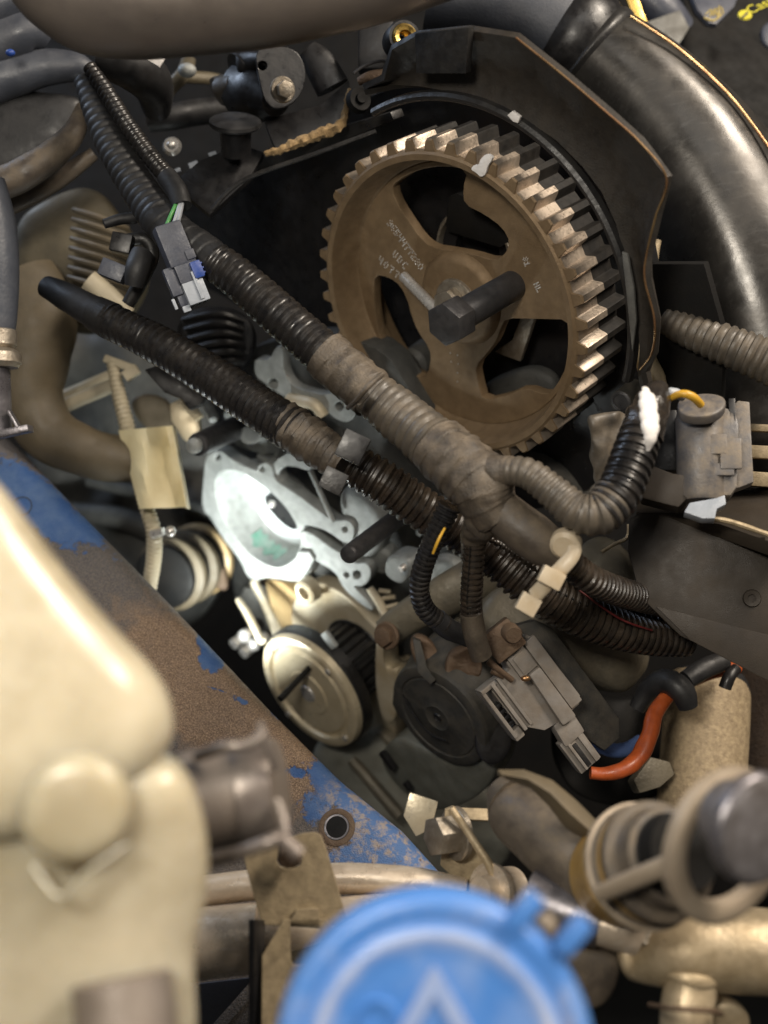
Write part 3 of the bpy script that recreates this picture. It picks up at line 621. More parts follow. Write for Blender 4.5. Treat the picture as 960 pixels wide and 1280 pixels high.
# lower face casting (cream)
fl = EF(420, 780, KO - .004)
part(t, 'lower_casting', plate(fl, [(372, 742), (385, 728), (402, 730), (430, 742), (462, 778), (478, 792), (482, 806), (478, 826), (486, 834), (497, 828), (502, 838), (500, 850), (496, 862), (500, 880), (496, 910), (488, 950), (470, 960), (440, 950), (380, 820), (360, 770)], [], 0, 22, 2), 'alucream')
part(t, 'ochre_rib', pprism(EF(350, 760, KO - .01), [(330, 722), (352, 728), (372, 745), (370, 775), (372, 800), (352, 800), (340, 765)], -12, 4), 'ochre')
part(t, 'side_rib', tube([(318, 728, .61, 6), (332, 756, .60, 6), (345, 785, .59, 7), (352, 800, .585, 7)], 12), 'alucream')
part(t, 'side_rib', tube([(298, 750, .60, 4), (310, 768, .59, 5), (322, 792, .58, 5), (328, 802, .575, 5)], 12), 'alucream')
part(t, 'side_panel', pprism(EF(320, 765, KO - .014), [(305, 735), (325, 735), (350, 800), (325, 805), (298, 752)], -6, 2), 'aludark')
part(t, 'bolt_boss', ring(EF(382, 740, KO + .006), [(9, -12), (9, 4), (13, 5), (16, 2), (17, -12)], 28), 'alucream')
part(t, 'sump_casting', pillow(EF(470, 960, KO), [(440, 930), (470, 905), (500, 930), (520, 985), (500, 1015), (480, 985), (455, 965)], 10, 20, .5), 'olive')
part(t, 'edge_casting', pillow(EF(490, 840, KO + .016), [(474, 786), (484, 792), (482, 820), (490, 834), (500, 832), (502, 848), (496, 862), (500, 884), (494, 904), (482, 900), (474, 870), (472, 830)], 8, 20, .4), 'alucream')
part(t, 'bolt_head', hexbolt(EF(440, 956, KO + .01), 12, 8, 16), 'boltsteel')

fh = EF(325, 648, KO)
t = thing('pump_housing', 'gleaming open aluminium water pump housing lit white by the lamp', 'pump housing', fh.o)
bc = [(267, 608), (272, 592), (288, 586), (310, 594), (340, 616), (362, 640), (374, 664), (376, 684), (368, 700), (352, 710), (335, 708), (312, 694), (290, 668), (274, 638)]
fl_out = [(254, 600), (256, 574), (262, 566), (276, 562), (288, 574), (322, 590), (322, 582), (332, 577), (340, 584), (342, 600), (366, 614), (392, 634), (416, 652), (420, 650), (436, 650), (444, 662), (440, 678), (430, 680), (410, 664), (384, 656), (378, 660), (390, 684), (392, 706), (384, 722), (370, 728), (350, 724), (330, 722), (318, 728), (308, 720), (300, 700), (280, 676), (262, 646), (254, 640), (252, 624)]
hl = [circ(272, 572, 4, 8), circ(327, 587, 4, 8), circ(431, 662, 4, 8), circ(383, 708, 4, 8)]
part(t, 'flange', plate(fh, fl_out, [bc] + hl, 0, 16, 1), 'alu')
cx, cy = fh.hit(322, 652); pb = chaikin(ppoly(fh, bc), 3); nb = len(pb); V = []; F = []
ppx = [(1, -3), (.97, -12), (.95, -40), (.9, -48), (.80, -52), (.4, -54), (.02, -54)]
for sc, z in ppx:
    for x, y in pb: V.append(fh.w(cx + (x - cx) * sc, cy + (y - cy) * sc, z))
for i in range(len(ppx) - 1):
    for j in range(nb): F.append((i * nb + j, i * nb + (j + 1) % nb, (i + 1) * nb + (j + 1) % nb, (i + 1) * nb + j))
nf = 3 * nb
part(t, 'bowl', [(V, F[:nf])], 'alu'); part(t, 'bowl_floor', [(V, F[nf:])], 'brightalu')
part(t, 'port', plate(fh, [(330, 618), (342, 622), (366, 644), (374, 656), (370, 664), (356, 658), (338, 640), (331, 628)], [], -40, 10, 1), 'blackclean')
part(t, 'port_bead', ball(fh.at(340, 630, -34), 5), 'steel')
gi = [i for i, (x, y) in enumerate(pb) if 298 < PXY(fh.w(x, y, 0))[0] < 338 and PXY(fh.w(x, y, 0))[1] > 676]
part(t, 'stain', sheet([[fh.w(cx + (pb[i][0] - cx) * q, cy + (pb[i][1] - cy) * q, z) for q, z in ((.957, -15 - 5 * math.sin(i * 1.3)), (.947, -26), (.937, -36 + 4 * math.sin(i * 2.1)))] for i in gi]), 'green')
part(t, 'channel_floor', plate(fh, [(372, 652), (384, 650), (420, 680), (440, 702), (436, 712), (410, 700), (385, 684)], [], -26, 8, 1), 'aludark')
part(t, 'upper_frame', plate(EF(380, 610, KO - .002), [(335, 600), (338, 582), (352, 570), (372, 560), (392, 574), (388, 590), (372, 584), (356, 582), (346, 590), (352, 602), (372, 622), (402, 646), (414, 652), (422, 662), (404, 656), (372, 636), (346, 614)], [], 0, 14), 'alu')
part(t, 'frame_rib', ptube((388, 588), (417, 652), .525, .53, 3.5), 'alu')
part(t, 'lower_arm', plate(EF(420, 700, KO + .001), [(372, 664), (386, 664), (412, 684), (430, 694), (446, 706), (456, 702), (464, 712), (462, 726), (452, 734), (440, 732), (452, 744), (468, 762), (462, 764), (440, 746), (428, 734), (420, 716), (400, 704), (384, 694)],
     [[(440, 716), (446, 712), (452, 716), (450, 724), (442, 724)], circ(433, 719, 4, 8)], 0, 12), 'alu')
part(t, 'toothed_lug', pprism(EF(378, 712, KO + .002), [(368, 700), (372, 712), (378, 704), (382, 718), (392, 700), (386, 690), (372, 690)], -10, 3), 'alu')

def pin(label, a, b, d1, d2, r, dome=True):
    o = thing('locating_pin', label, 'pin', P(b[0], b[1], d2))
    part(o, 'shaft', ptube(a, b, d1, d2, r, 20), 'darksteel')
    part(o, 'tip', lathe(AF(a[0], a[1], d1, b[0], b[1], d2).__class__(P(b[0], b[1], d2), *axis(a, b, d1, d2), d2 / FPX), [(r, -.5), (r * .9, 3), (r * .4, 4.5), (.01, 5)], 20), 'darksteel'); return o
def axis(a, b, d1, d2):
    q = AF(a[0], a[1], d1, b[0], b[1], d2); return q.X, q.Y, q.Z
pin('slim black pin sticking out of the aluminium block', (500, 645), (436, 693), .505, .46, 12)
t = pin('short black stud with a steel tip beside the paper label', (296, 534), (248, 556), .56, .52, 15)
part(t, 'steel_tip', lathe(Fr(P(243, 557, .516), *axis((292, 534), (248, 556), .56, .52), .516 / FPX), [(10, -4), (10, 3), (7, 5), (.01, 5)], 20), 'alu')

# pulley disc and ribbed pulley behind it
fd = EF(386, 866, KO + .032)
t = thing('drive_pulley', 'tan faced drive pulley disc with a dark rim and shiny hub', 'pulley', fd.o)
part(t, 'face', lathe(fd, [(0, 2), (30, 2), (32, 0), (58, 0), (62, -4), (66, -4), (68, 1), (76, 2), (80, 0), (82, -6), (82, -12)], 64), 'tan')
part(t, 'belt_rim', lathe(fd, [(83, -8), (85, -10), (85, -24), (80, -26), (60, -26)], 64), 'blackclean')
part(t, 'hub', lathe(fd, [(0, 4), (11, 4), (13, 1.5), (21, 1.5), (24, -1), (24, -3)], 32), 'steel')
for a in (10, 100, 190, 280): part(t, 'rivet', lathe(Fr(fd.w(72 * math.cos(R(a)), 72 * math.sin(R(a)), 2), fd.X, fd.Y, fd.Z, fd.k), [(4, -2), (4, 2), (.01, 3)], 10), 'steel')
solo('locking_rod', 'thin black rod lying across the tan pulley face', 'rod', ptube((350, 874), (393, 828), .535, .555, 4.6, r2=3.6), 'dark')
fr2 = EF(432, 832, KO + .006)
t = thing('crank_sprocket', 'black toothed crank sprocket behind the tan disc', 'pulley', fr2.o)
def gear(f, n, r0, r1, z0, z1):
    P_ = [(2 * math.pi * (i + q) / n, r) for i in range(n) for q, r in ((-.5, r0), (-.3, r0), (-.2, r1), (.2, r1), (.3, r0))]; V = []; F = []; m_ = len(P_)
    for z in (z0, z1): V += [f.w(r * math.cos(a), r * math.sin(a), z) for a, r in P_]
    for j in range(m_): F.append((j, (j + 1) % m_, m_ + (j + 1) % m_, m_ + j))
    F.append(tuple(range(m_))); F.append(tuple(m_ + j for j in range(m_))); return [(V, F)]
part(t, 'teeth', gear(fr2, 22, 42, 49, -22, 34), 'black')
part(t, 'front_lip', lathe(fr2, [(30, 40), (53, 40), (54, 37), (53, 34), (36, 34)], 64), 'blackclean')
part(t, 'back_lip', lathe(fr2, [(36, -22), (52, -22), (54, -26), (52, -32), (36, -32)], 64), 'blackclean')
part(t, 'bright_tab', box(EF(412, 800, KO + .025), (0, 0, 0), (24, 14, 6), 2), 'alu')
for i, (x, y) in enumerate(((306, 795), (318, 806))):
    solo('hose_fitting', ('upper shiny round fitting beside the tan pulley disc', 'lower shiny round fitting beside the tan pulley disc')[i], 'fitting', ball(EF(x, y, KO + .02), 9 - i) + lathe(EF(x, y, KO + .005), [(7, 20), (7, -20)], 16), 'steel', group='shiny fittings by the pulley')

# ------------------------------------------------------------------ charcoal round tensioner housing
fo = EF(548, 896, KO + .036)
t = thing('tensioner_housing', 'round charcoal housing with a dimpled face next to the grey connector', 'housing', fo.o)
part(t, 'face', lathe(fo, [(0, 0), (6, 0), (7, 2), (16, 2), (18, 3.5), (20, 2), (56, 2), (58, 0), (60, 2), (68, 2), (72, 0), (74, -5)], 64), 'round')
part(t, 'body', lathe(fo, [(74, -5), (76, -20), (82, -40), (84, -90)], 56), 'round')
part(t, 'dimple', lathe(fo, [(0, 1.2), (5, 1.2), (5.5, 3), (6.5, 1)], 16), 'blackclean')
part(t, 'crack_mark', tube([(503, 868, .493, 1.2), (516, 892, .491, 1.2), (535, 915, .489, 1.2), (558, 926, .487, 1.2)], 6), 'blackclean')
part(t, 'lower_casting', pillow(EF(530, 950, KO + .029), [(476, 940), (500, 915), (530, 930), (580, 950), (625, 940), (620, 975), (590, 1000), (552, 1012), (520, 998), (490, 970)], 10, 60, .45), 'housing')
part(t, 'slot', box(EF(510, 982, KO + .037), (0, 0, 0), (12, 6, 8), 1), 'blackclean')
part(t, 'slot', box(EF(485, 950, KO + .037), (0, 0, 0), (26, 9, 8), 1), 'blackclean')
part(t, 'face_plate', pprism(EF(510, 850, KO + .03), [(492, 858), (500, 842), (520, 836), (545, 842), (570, 862), (560, 880), (500, 900), (490, 880)], -30, 3), 'round')
part(t, 'lug', pillow(SF(536, 812, .49, 20), [(510, 805), (520, 790), (540, 800), (550, 820), (548, 850), (535, 856), (522, 836)], 12, 30, .4, lump=5, ls=180), 'rustbrown')
part(t, 'lug', pillow(SF(580, 822, .48, 20), [(555, 828), (565, 810), (590, 806), (604, 826), (598, 850), (575, 862), (556, 850)], 12, 30, .5, lump=8, ls=160), 'rustbrown')
part(t, 'fin', pprism(SF(528, 830, .478, 0), [(516, 798), (526, 802), (534, 834), (545, 850), (538, 856), (522, 840)], -20, 6), 'round')
part(t, 'side_ribs', pillow(SF(630, 905, .48), [(598, 860), (640, 900), (640, 940), (615, 960), (590, 940)], 6, 50, .5), 'blackclean')

t = thing('engine_mount', 'brown stained engine mount arm with a rusty bolt at its end', 'bracket', P(490, 790, .52))
part(t, 'arm', tube([(482, 792, .51, 20), (520, 765, .505, 22), (575, 735, .50, 28), (640, 700, .50, 34)], 18, flat=.5, lump=.08), 'olive')
part(t, 'bolt', hexbolt(SF(482, 795, .492, 20, 20, -30), 13, 9, 18, 4), 'rustbrown')
part(t, 'boss', tube([(560, 790, .51, 8), (600, 775, .51, 24), (640, 765, .51, 34)], 20, flat=.6, lump=.1), 'olive')

solo('cream_bracket', 'small cream metal bracket below the round charcoal housing', 'bracket', pprism(SF(525, 1015, .47, 0, -10, 0), [(512, 990), (548, 1002), (540, 1036), (520, 1046), (504, 1020)], -10, 0, 2), 'tan')
t = thing('mount_casting', 'grimy olive grey casting below the ribbed conduits', 'casting', P(700, 800, .48))
part(t, 'body', pillow(SF(680, 790, .485, 0, -10, 10), [(590, 760), (640, 720), (720, 730), (800, 790), (812, 830), (790, 860), (770, 868), (740, 856), (700, 850), (640, 830), (600, 800)], 40, 60, .6, lump=14, ls=45), 'olive')
part(t, 'upper_web', pillow(SF(745, 700, .47, 0, -10, -10), [(715, 690), (750, 665), (790, 690), (796, 730), (770, 745), (735, 730)], 14, 30, .5, lump=6, ls=60), 'olive')
part(t, 'shield_edge', tube([(786, 655, .43, 2.5), (784, 672, .43, 2.5), (768, 680, .43, 2.5), (752, 690, .43, 2.5)], 8), 'castgold')

# ------------------------------------------------------------------ grey multi-way connector
t = thing('grey_connector', 'grimy grey plastic connector angled above the round charcoal housing', 'connector', P(680, 880, .43))
fc = SF(665, 862, .435, 52, -12, 6)
part(t, 'shell', prism(fc, [(-62, 34), (-62, -8), (-40, -8), (-40, -44), (20, -44), (48, -20), (52, 0), (52, 36), (44, 44), (-50, 42)], -22, 8, 2.5), 'connector')
part(t, 'rib', prism(fc, [(-22, 4), (56, 0), (58, 22), (-22, 22)], 6, 18, 4), 'connector')
part(t, 'latch_rail', box(fc, (-8, -40, 14), (72, 5, 10), 1) + box(fc, (-8, -30, 11), (72, 4, 10), 1), 'connector')
part(t, 'latch_rail', box(fc, (-6, -55, 2), (70, 5, 26), 1.5) + box(fc, (-42, -46, 4), (6, 22, 24), 1.5) + box(fc, (28, -50, 0), (14, 14, 22), 2), 'connector')
part(t, 'window', box(fc, (-40, 8, 8), (34, 26, 10), 1.2) + box(fc, (-38, 8, 12), (24, 16, 5), 1), 'connector')
part(t, 'long_panel', box(fc, (-4, 32, 10), (104, 18, 8), 2), 'connector')
part(t, 'tail', prism(fc, [(50, -8), (84, -12), (84, 22), (52, 24)], -14, 8, 5) + box(fc, (100, 2, -4), (48, 34, 16), 2) + box(fc, (102, -6, 5), (40, 4, 8), 1) + box(fc, (102, 12, 5), (40, 6, 8), 1), 'connector')
part(t, 'wire_slot', box(fc, (104, 0, 5), (34, 6, 5), .6), 'black')
part(t, 'pin_block', sum((box(fc, (-14 + i * 9, -48, 0), (5, 9, 16), 1) for i in range(4)), []), 'blackclean')
part(t, 'wire_entry', tube([(610, 826, .425, 5), (622, 836, .425, 4), (640, 850, .428, 4)], 10) + tube([(614, 838, .43, 4), (630, 846, .43, 4)], 10), 'rustbrown')
part(t, 'backing_plate', prism(SF(690, 860, .452, 52, -8, 4), [(-100, -10), (-80, 36), (-60, 46), (84, 44), (104, 30), (104, 4), (60, -10)], -20, 4, 3), 'round')
part(t, 'backing_boss', box(SF(628, 800, .43, 52), (0, 0, 0), (40, 44, 24), 3) + lathe(SF(640, 792, .42, 0, 10, 10), [(0, 8), (10, 8), (12, 5), (12, -10)], 20), 'rustbrown')
part(t, 'copper_mark', ball(SF(657, 848, .425), 4, 1.6), 'copperedge')

# orange cable and motor
t = thing('orange_cable', 'orange sheathed cable curving from the grey connector under black tape', 'cable', P(790, 930, .46))
part(t, 'sheath', tube([(738, 966, .44, 8), (758, 967, .44, 9), (780, 962, .44, 10), (800, 944, .445, 11), (812, 918, .45, 11), (820, 890, .456, 10), (838, 866, .462, 9)], 16, lump=.12, ls=160), 'orange')
part(t, 'sheath', tube([(868, 850, .468, 8), (890, 840, .47, 9), (922, 834, .475, 9)], 14, lump=.1), 'orange')
part(t, 'tape_wrap', tube([(796, 886, .47, 10), (812, 862, .468, 14), (834, 852, .46, 16), (852, 864, .455, 16), (860, 884, .455, 12)], 18, lump=.1), 'blackrubber')
part(t, 'tape_wrap', tube([(858, 850, .46, 12), (880, 836, .463, 13), (905, 826, .468, 12)], 16), 'blackrubber')
part(t, 'tape_wrap', tube([(906, 860, .463, 8), (912, 845, .463, 8), (920, 836, .466, 7)], 14), 'blackclean')
solo('blue_cable', 'short blue sheathed cable behind the tip of the grey connector', 'cable', tube([(742, 930, .47, 8), (765, 938, .472, 9), (785, 936, .475, 9), (800, 926, .48, 8)], 14), 'bluewire')
t = thing('motor_casing', 'round tan speckled motor casing behind the orange cable', 'motor', P(882, 920, .50))
part(t, 'barrel', tube([(886, 852, .505, 48), (884, 870, .503, 52), (880, 940, .498, 53), (874, 1020, .492, 53)], 48, step=4), 'motordust')
part(t, 'end_band', tube([(888, 840, .507, 40), (887, 850, .506, 47), (886, 858, .505, 50)], 40, step=2), 'blackrubber')
solo('motor_bracket', 'dark cable bracket between the orange cable and the tan casing', 'bracket', pillow(SF(800, 930, .52), [(690, 900), (720, 880), (780, 870), (830, 880), (850, 930), (840, 980), (790, 1010), (720, 1000), (690, 950)], 14, 40, .5, lump=14, ls=60), 'dark')
solo('cable_lug', 'small olive lug under the bend of the orange cable', 'lug', pprism(SF(818, 965, .475, 0, -15, 20), [(792, 975), (814, 946), (838, 952), (844, 968), (826, 984), (800, 992)], -14, 2, 3), 'olive')
solo('insulation_pad', 'dark brown insulation pad beside the tan motor casing', 'insulation pad', pprism(SF(955, 900, .53, 0, 0, -20), [(925, 830), (1010, 820), (1010, 1010), (930, 1010), (936, 900)], -40, 4), 'darkbrown')

# ------------------------------------------------------------------ right-hand dark box with its sensor
t = thing('fuse_box', 'large dark brown plastic box with a dusty ledge carrying the square sensor plug', 'plastic box', P(880, 720, .42))
fx = SF(880, 740, .415, 0, -6, -14)
part(t, 'front', pprism(fx, [(786, 650), (800, 640), (850, 640), (900, 652), (985, 672), (985, 860), (950, 846), (900, 818), (850, 795), (806, 752), (796, 730), (785, 690)], -60, 0, 3), 'boxbrown')
part(t, 'lower_lip', pprism(fx, [(820, 758), (985, 800), (985, 862), (950, 846), (862, 800)], -8, 2.5, 1.2), 'boxbrown')
part(t, 'screw_boss', ring(fx.at(940, 748, 2), [(5, -4), (5, 1), (10, 2), (12, -4)], 20), 'boxbrown')
part(t, 'ledge', pprism(SF(900, 620, .43, 0, -60, -6), [(795, 640), (800, 600), (850, 590), (1000, 600), (1000, 690), (900, 655)], -20, 0, 2), 'boxbrown')
part(t, 'ledge_rail', box(SF(962, 536, .435, 3), (0, 0, 0), (70, 9, 20), 2) + box(SF(962, 566, .43, 3), (0, 0, 0), (70, 16, 20), 2) + box(SF(955, 600, .428, 4), (0, 0, 0), (90, 18, 30), 2), 'bracket')
part(t, 'holder', pprism(SF(835, 600, .40, 0, -12, -14), [(796, 590), (800, 576), (842, 592), (858, 594), (860, 622), (848, 634), (800, 622)], -40, 2, 2), 'boxbrown')
part(t, 'ledge_chip', tube([(888, 648, .40, 3), (912, 652, .40, 4), (960, 668, .40, 4)], 8, lump=.3), 'bracket')

t = thing('sensor_plug', 'grey boxy sensor plug with yellow and blue wires standing on the dark box', 'connector', P(890, 560, .40))
fs = SF(885, 560, .40, 3, -14, -10)
fy = Fr(fs.w(-6, 0, -14), fs.X, fs.Z * -1, fs.Y, fs.k)
part(t, 'body', lathe(fy, [(0, -66), (27, -66), (31, -61), (32, 40), (30, 52), (26, 55), (0, 55)], 40, sy=.8), 'sensor')
part(t, 'body_block', prism(fs, [(-10, -62), (26, -62), (34, -50), (38, 30), (34, 48), (20, 54), (-10, 52)], -36, 2, 4), 'sensor')
part(t, 'back_plate', prism(fs, [(6, -60), (56, -40), (54, 66), (40, 68), (30, 58), (8, 58)], -36, -14, 2), 'sensor')
part(t, 'notch', box(fs, (30, 48, -6), (8, 34, 16), 1), 'blackclean')
part(t, 'top_cap', pillow(SF(876, 508, .398, 3, -50, -10), [(845, 512), (850, 500), (880, 494), (906, 498), (908, 512), (890, 524), (855, 524)], 6, 12, .4), 'sensor')
part(t, 'rib', box(fs, (12, 2, 8), (20, 26, 6), 2) + box(fs, (26, -10, 8), (26, 40, 5), 2) + box(fs, (16, -30, 7), (28, 16, 4), 2), 'sensor')
part(t, 'pale_foot', pprism(SF(880, 630, .392, 0, -20, -10), [(855, 640), (862, 628), (896, 622), (906, 618), (908, 630), (896, 636), (894, 648), (878, 648)], -20, 0, 2), 'lightgrey')
part(t, 'side_channel', pprism(SF(840, 545, .412, 3, -10, -12), [(808, 588), (822, 540), (838, 512), (846, 512), (848, 588)], -20, 0, 2), 'blackclean')
part(t, 'yellow_wire', tube([(838, 498, .388, 4), (852, 492, .384, 5), (866, 496, .384, 5.5), (876, 506, .388, 5)], 12), 'yellow')
part(t, 'blue_wire', tube([(826, 494, .39, 4), (840, 490, .388, 6), (854, 496, .39, 6)], 12), 'greywire')
solo('torn_wrap', 'torn piece of grey wrap sticking out behind the white taped branch', 'wrap', pillow(SF(770, 545, .42, 0, 10, 20), [(732, 520), (745, 517), (772, 512), (790, 520), (788, 560), (775, 600), (750, 620), (742, 590), (738, 550)], 10, 8, .8, lump=10, ls=140), 'conduit_worn')
solo('ribbed_hose', 'greyish ribbed conduit passing in front of the big elbow pipe', 'conduit', tube([(836, 400, .44, 19), (856, 410, .435, 22), (880, 420, .43, 24), (915, 434, .425, 26), (960, 452, .42, 28), (1000, 470, .415, 28)], 26, 10.5, .10), 'conduit_worn')
t = thing('bolt_socket', 'small dark threaded sleeve just below the end of the timing cover', 'sleeve', P(778, 500, .46))
part(t, 'barrel', tube([(776, 502, .455, 14), (800, 485, .47, 17), (815, 470, .48, 17)], 20), 'round')
part(t, 'bore', lathe(AF(800, 485, .47, 777, 501, .4545).__class__(P(776, 502, .4545), *axis((800, 485), (776, 502), .47, .455), .455 / FPX), [(13, 0), (10, 1), (8, -2), (6, -8), (0.01, -8)], 20), 'darksteel')

# ------------------------------------------------------------------ elbow pipe, top right
t = thing('intake_elbow', 'big shiny dark elbow pipe curving down beside the timing cover', 'pipe', P(880, 230, .5))
part(t, 'bend', tube([(725, 55, .50, 58), (770, 92, .50, 68), (815, 138, .50, 78), (862, 200, .50, 90), (905, 275, .50, 100), (940, 360, .50, 106), (962, 440, .50, 106), (975, 520, .50, 104), (985, 620, .51, 100)], 56, step=5), 'elbow')
part(t, 'collar', tube([(700, 38, .50, 60), (712, 46, .50, 66), (726, 56, .50, 66), (738, 66, .50, 62)], 48, step=3), 'blackclean')
part(t, 'collar_lip', tube([(735, 62, .50, 61), (742, 68, .50, 66), (748, 74, .50, 62)], 48, step=2), 'black')
part(t, 'seam', tube([(788, 20, .475, 1.6), (850, 62, .475, 1.9), (905, 112, .473, 2), (940, 155, .47, 2), (975, 205, .465, 2)], 8), 'copperedge', label='raised coppery seam along the outer bend')
solo('rubber_hose', 'black rubber hose feeding the collar of the dark elbow pipe', 'hose', tube([(540, -10, .50, 50), (600, 5, .50, 56), (660, 22, .50, 58), (712, 45, .50, 58)], 40, lump=.04, ls=40), 'fender')
t = thing('engine_cover', 'black engine cover with yellow lettering in the top corner', 'engine cover', P(900, 60, .56))
fe = SF(910, 90, .565, 0, -25, 10)
part(t, 'panel', pillow(fe, [(838, -40), (1060, -60), (1060, 240), (960, 240), (880, 130), (842, 90), (856, 40)], 14, 60, .35), 'dark')
part(t, 'pocket', pillow(fe.at(962, 48, 14), [(948, 44), (955, 30), (985, 22), (985, 66), (956, 62)], 6, 10, .5), 'bluegrey')
part(t, 'tab', pprism(fe.at(895, 12, 14), [(864, -10), (925, -10), (918, 8), (896, 30), (886, 28), (872, 12)], -6, 6, 2), 'bluegrey')
def text(par, name, s, px, py, d, ang, size, mat, tx=0, ty=0, z=0):
    cu = bpy.data.curves.new('txt', 'FONT'); cu.body = s; cu.size = size; cu.extrude = .3; o = bpy.data.objects.new('txt', cu); C.objects.link(o)
    me = bpy.data.meshes.new_from_object(o.evaluated_get(bpy.context.evaluated_depsgraph_get())); fr = SF(px, py, d, ang, tx, ty)
    g = [([fr.w(v.co.x, v.co.y, v.co.z) for v in me.vertices], [tuple(p.vertices) for p in me.polygons])]
    bpy.data.objects.remove(o); bpy.data.curves.remove(cu); return part(par, name, g, mat)
text(t, 'lettering', 'Castrol', 938, 18, .545, -32, 20, 'yellowprint', -25, 10)
part(t, 'emblem', lathe(SF(931, 19, .546, -32, -25, 10), [(0, 1.5), (8, 1.5), (9, 0)], 24), 'yellowprint')
part(t, 'emblem_stripe', box(SF(931, 19, .5445, -50, -25, 10), (0, 0, 0), (11, 3, 1), .3), 'olive')
part(t, 'gold_mark', sum((tube([(882 + i * 5, 18 + (i % 2) * 3, .545, 1.2), (888 + i * 4, 12 - i * 2, .545, 1.4), (892 + i * 4, 20 - i, .545, 1.2)], 6) for i in range(4)), []) + tube([(880, 22, .545, 1.5), (892, 26, .545, 1.5), (902, 18, .545, 1.5)], 6), 'goldprint')
solo('brass_strip', 'narrow brass coloured strip behind the elbow collar', 'strip', box(SF(794, 10, .55, 70), (0, 0, 0), (60, 14, 6), 1.5), 'brass')
solo('bluegrey_hose', 'pale blue grey hose end behind the elbow pipe', 'hose', tube([(800, -10, .57, 22), (830, 15, .57, 22), (850, 40, .575, 20)], 20), 'bluegrey')
solo('mount_plate', 'speckled grey plate between elbow pipe and engine cover', 'bracket', pprism(SF(830, 40, .56, 0, -10, 0), [(806, 28), (850, 12), (862, 34), (846, 60), (815, 40)], -10, 2), 'aludark')
solo('wire_bracket', 'pale bracket tip between the elbow pipe and the ribbed conduit', 'bracket', pprism(SF(870, 362, .485, 0, 0, 20), [(858, 370), (880, 352), (882, 368), (876, 378)], -10, 2), 'bracket')
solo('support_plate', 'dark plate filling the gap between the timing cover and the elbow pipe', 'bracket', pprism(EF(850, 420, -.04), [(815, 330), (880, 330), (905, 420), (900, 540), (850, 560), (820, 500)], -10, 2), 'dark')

# ------------------------------------------------------------------ top centre
t = thing('charge_pipe', 'wide brownish metal pipe crossing the top of the picture', 'pipe', P(280, 20, .37))
part(t, 'barrel', tube([(20, -70, .375, 34), (48, -46, .37, 56), (82, -24, .37, 70), (130, -10, .37, 77), (220, -14, .37, 79), (320, -24, .37, 79), (420, -36, .372, 72), (500, -50, .375, 64), (580, -72, .38, 58)], 48, lump=.02, ls=50), 'pipe')
t = thing('brass_bush', 'yellow brass threaded bush in a black bracket above the sprocket', 'bush', P(505, 45, .46))
fz = SF(506, 46, .455, 0, 8, 14)
part(t, 'flange', ring(fz, [(8, -6), (8, 3), (13, 4), (16, 1), (16, -6)], 36), 'brass')
part(t, 'thread', sum((ring(fz, [(8, -4 - i * 3), (6.8, -5 - i * 3), (8, -6 - i * 3)], 24) for i in range(5)), []), 'brass')
part(t, 'bore', lathe(fz, [(6.8, -20), (.01, -20)], 20), 'blackclean')
t = thing('bush_bracket', 'black plastic bracket that carries the brass bush', 'bracket', P(480, 70, .475))
part(t, 'block', ring(fz, [(16.5, -30), (16.5, 0), (20, 0), (22, -4), (22, -30)], 32) + box(SF(470, 60, .48), (0, 0, 0), (44, 60, 20), 3), 'blackclean')
part(t, 'tongue', tube([(448, 102, .465, 5), (466, 96, .463, 8), (500, 96, .462, 9), (540, 104, .462, 7)], 14, flat=.6), 'rustbrown')
part(t, 'upper_plate', pprism(EF(540, 75, .0), [(518, 42), (586, 34), (582, 92), (520, 92)], -10, 2), 'black')
part(t, 'tongue_edge', tube([(442, 92, .462, 2), (456, 82, .462, 2), (480, 76, .462, 2), (502, 84, .462, 2)], 8), 'darksteel')
part(t, 'knuckle', lathe(SF(450, 124, .465, 0, 0, 25), [(0, 6), (6, 6), (7, 2), (14, 2), (16, -8)], 24), 'dark')

t = thing('lever_bracket', 'dark lever bracket with a bright hex bolt under the top pipe', 'bracket', P(350, 100, .47))
fk = SF(345, 95, .475, 60, 10, 20)
part(t, 'plate', plate(SF(340, 95, .475, 0, 5, 15), [(318, 62), (340, 55), (372, 62), (384, 90), (376, 122), (350, 138), (332, 130), (324, 100)], [circ(328, 82, 6, 12)], 0, 8), 'blackclean')
part(t, 'bolt_head', hexbolt(SF(354, 112, .462, 20, 8, 28), 11, 12, 16, 4), 'boltsteel')
part(t, 'disc', tube([(330, 75, .48, 12), (312, 85, .49, 26), (300, 92, .49, 26)], 24), 'blackclean')
part(t, 'rear_disc', tube([(345, 125, .48, 20), (325, 118, .49, 34), (306, 112, .50, 34)], 24), 'blackclean')
part(t, 'stub', tube([(294, 105, .49, 12), (278, 112, .50, 18), (272, 115, .50, 18)], 18), 'rubber')
part(t, 'side_cover', tube([(384, 62, .49, 14), (398, 78, .49, 20), (416, 110, .49, 22)], 18, flat=.4), 'blackclean')
t = thing('rubber_plug', 'dull oval black rubber cap on a post', 'cap', P(294, 155, .475))
fk = SF(294, 153, .475, 4, -52, 0)
part(t, 'top', lathe(fk, [(0, 4), (28, 4), (32, 2), (33, -2), (30, -5)], 36), 'blackrubber')
part(t, 'stem', lathe(fk, [(20, -4), (19, -40)], 28), 'blackclean')
t = thing('cover_flange', 'black cover edge with crumbling orange foam along it', 'engine cover', P(380, 170, .48))
part(t, 'panel', pprism(SF(370, 150, .485, 0, -10, 0), [(330, 150), (402, 130), (436, 100), (440, 130), (425, 158), (345, 186), (338, 172)], -14, 0), 'blackclean')
part(t, 'ridge', tube([(265, 262, .475, 3), (305, 225, .472, 3), (400, 190, .468, 3), (470, 164, .466, 3)], 8), 'black')
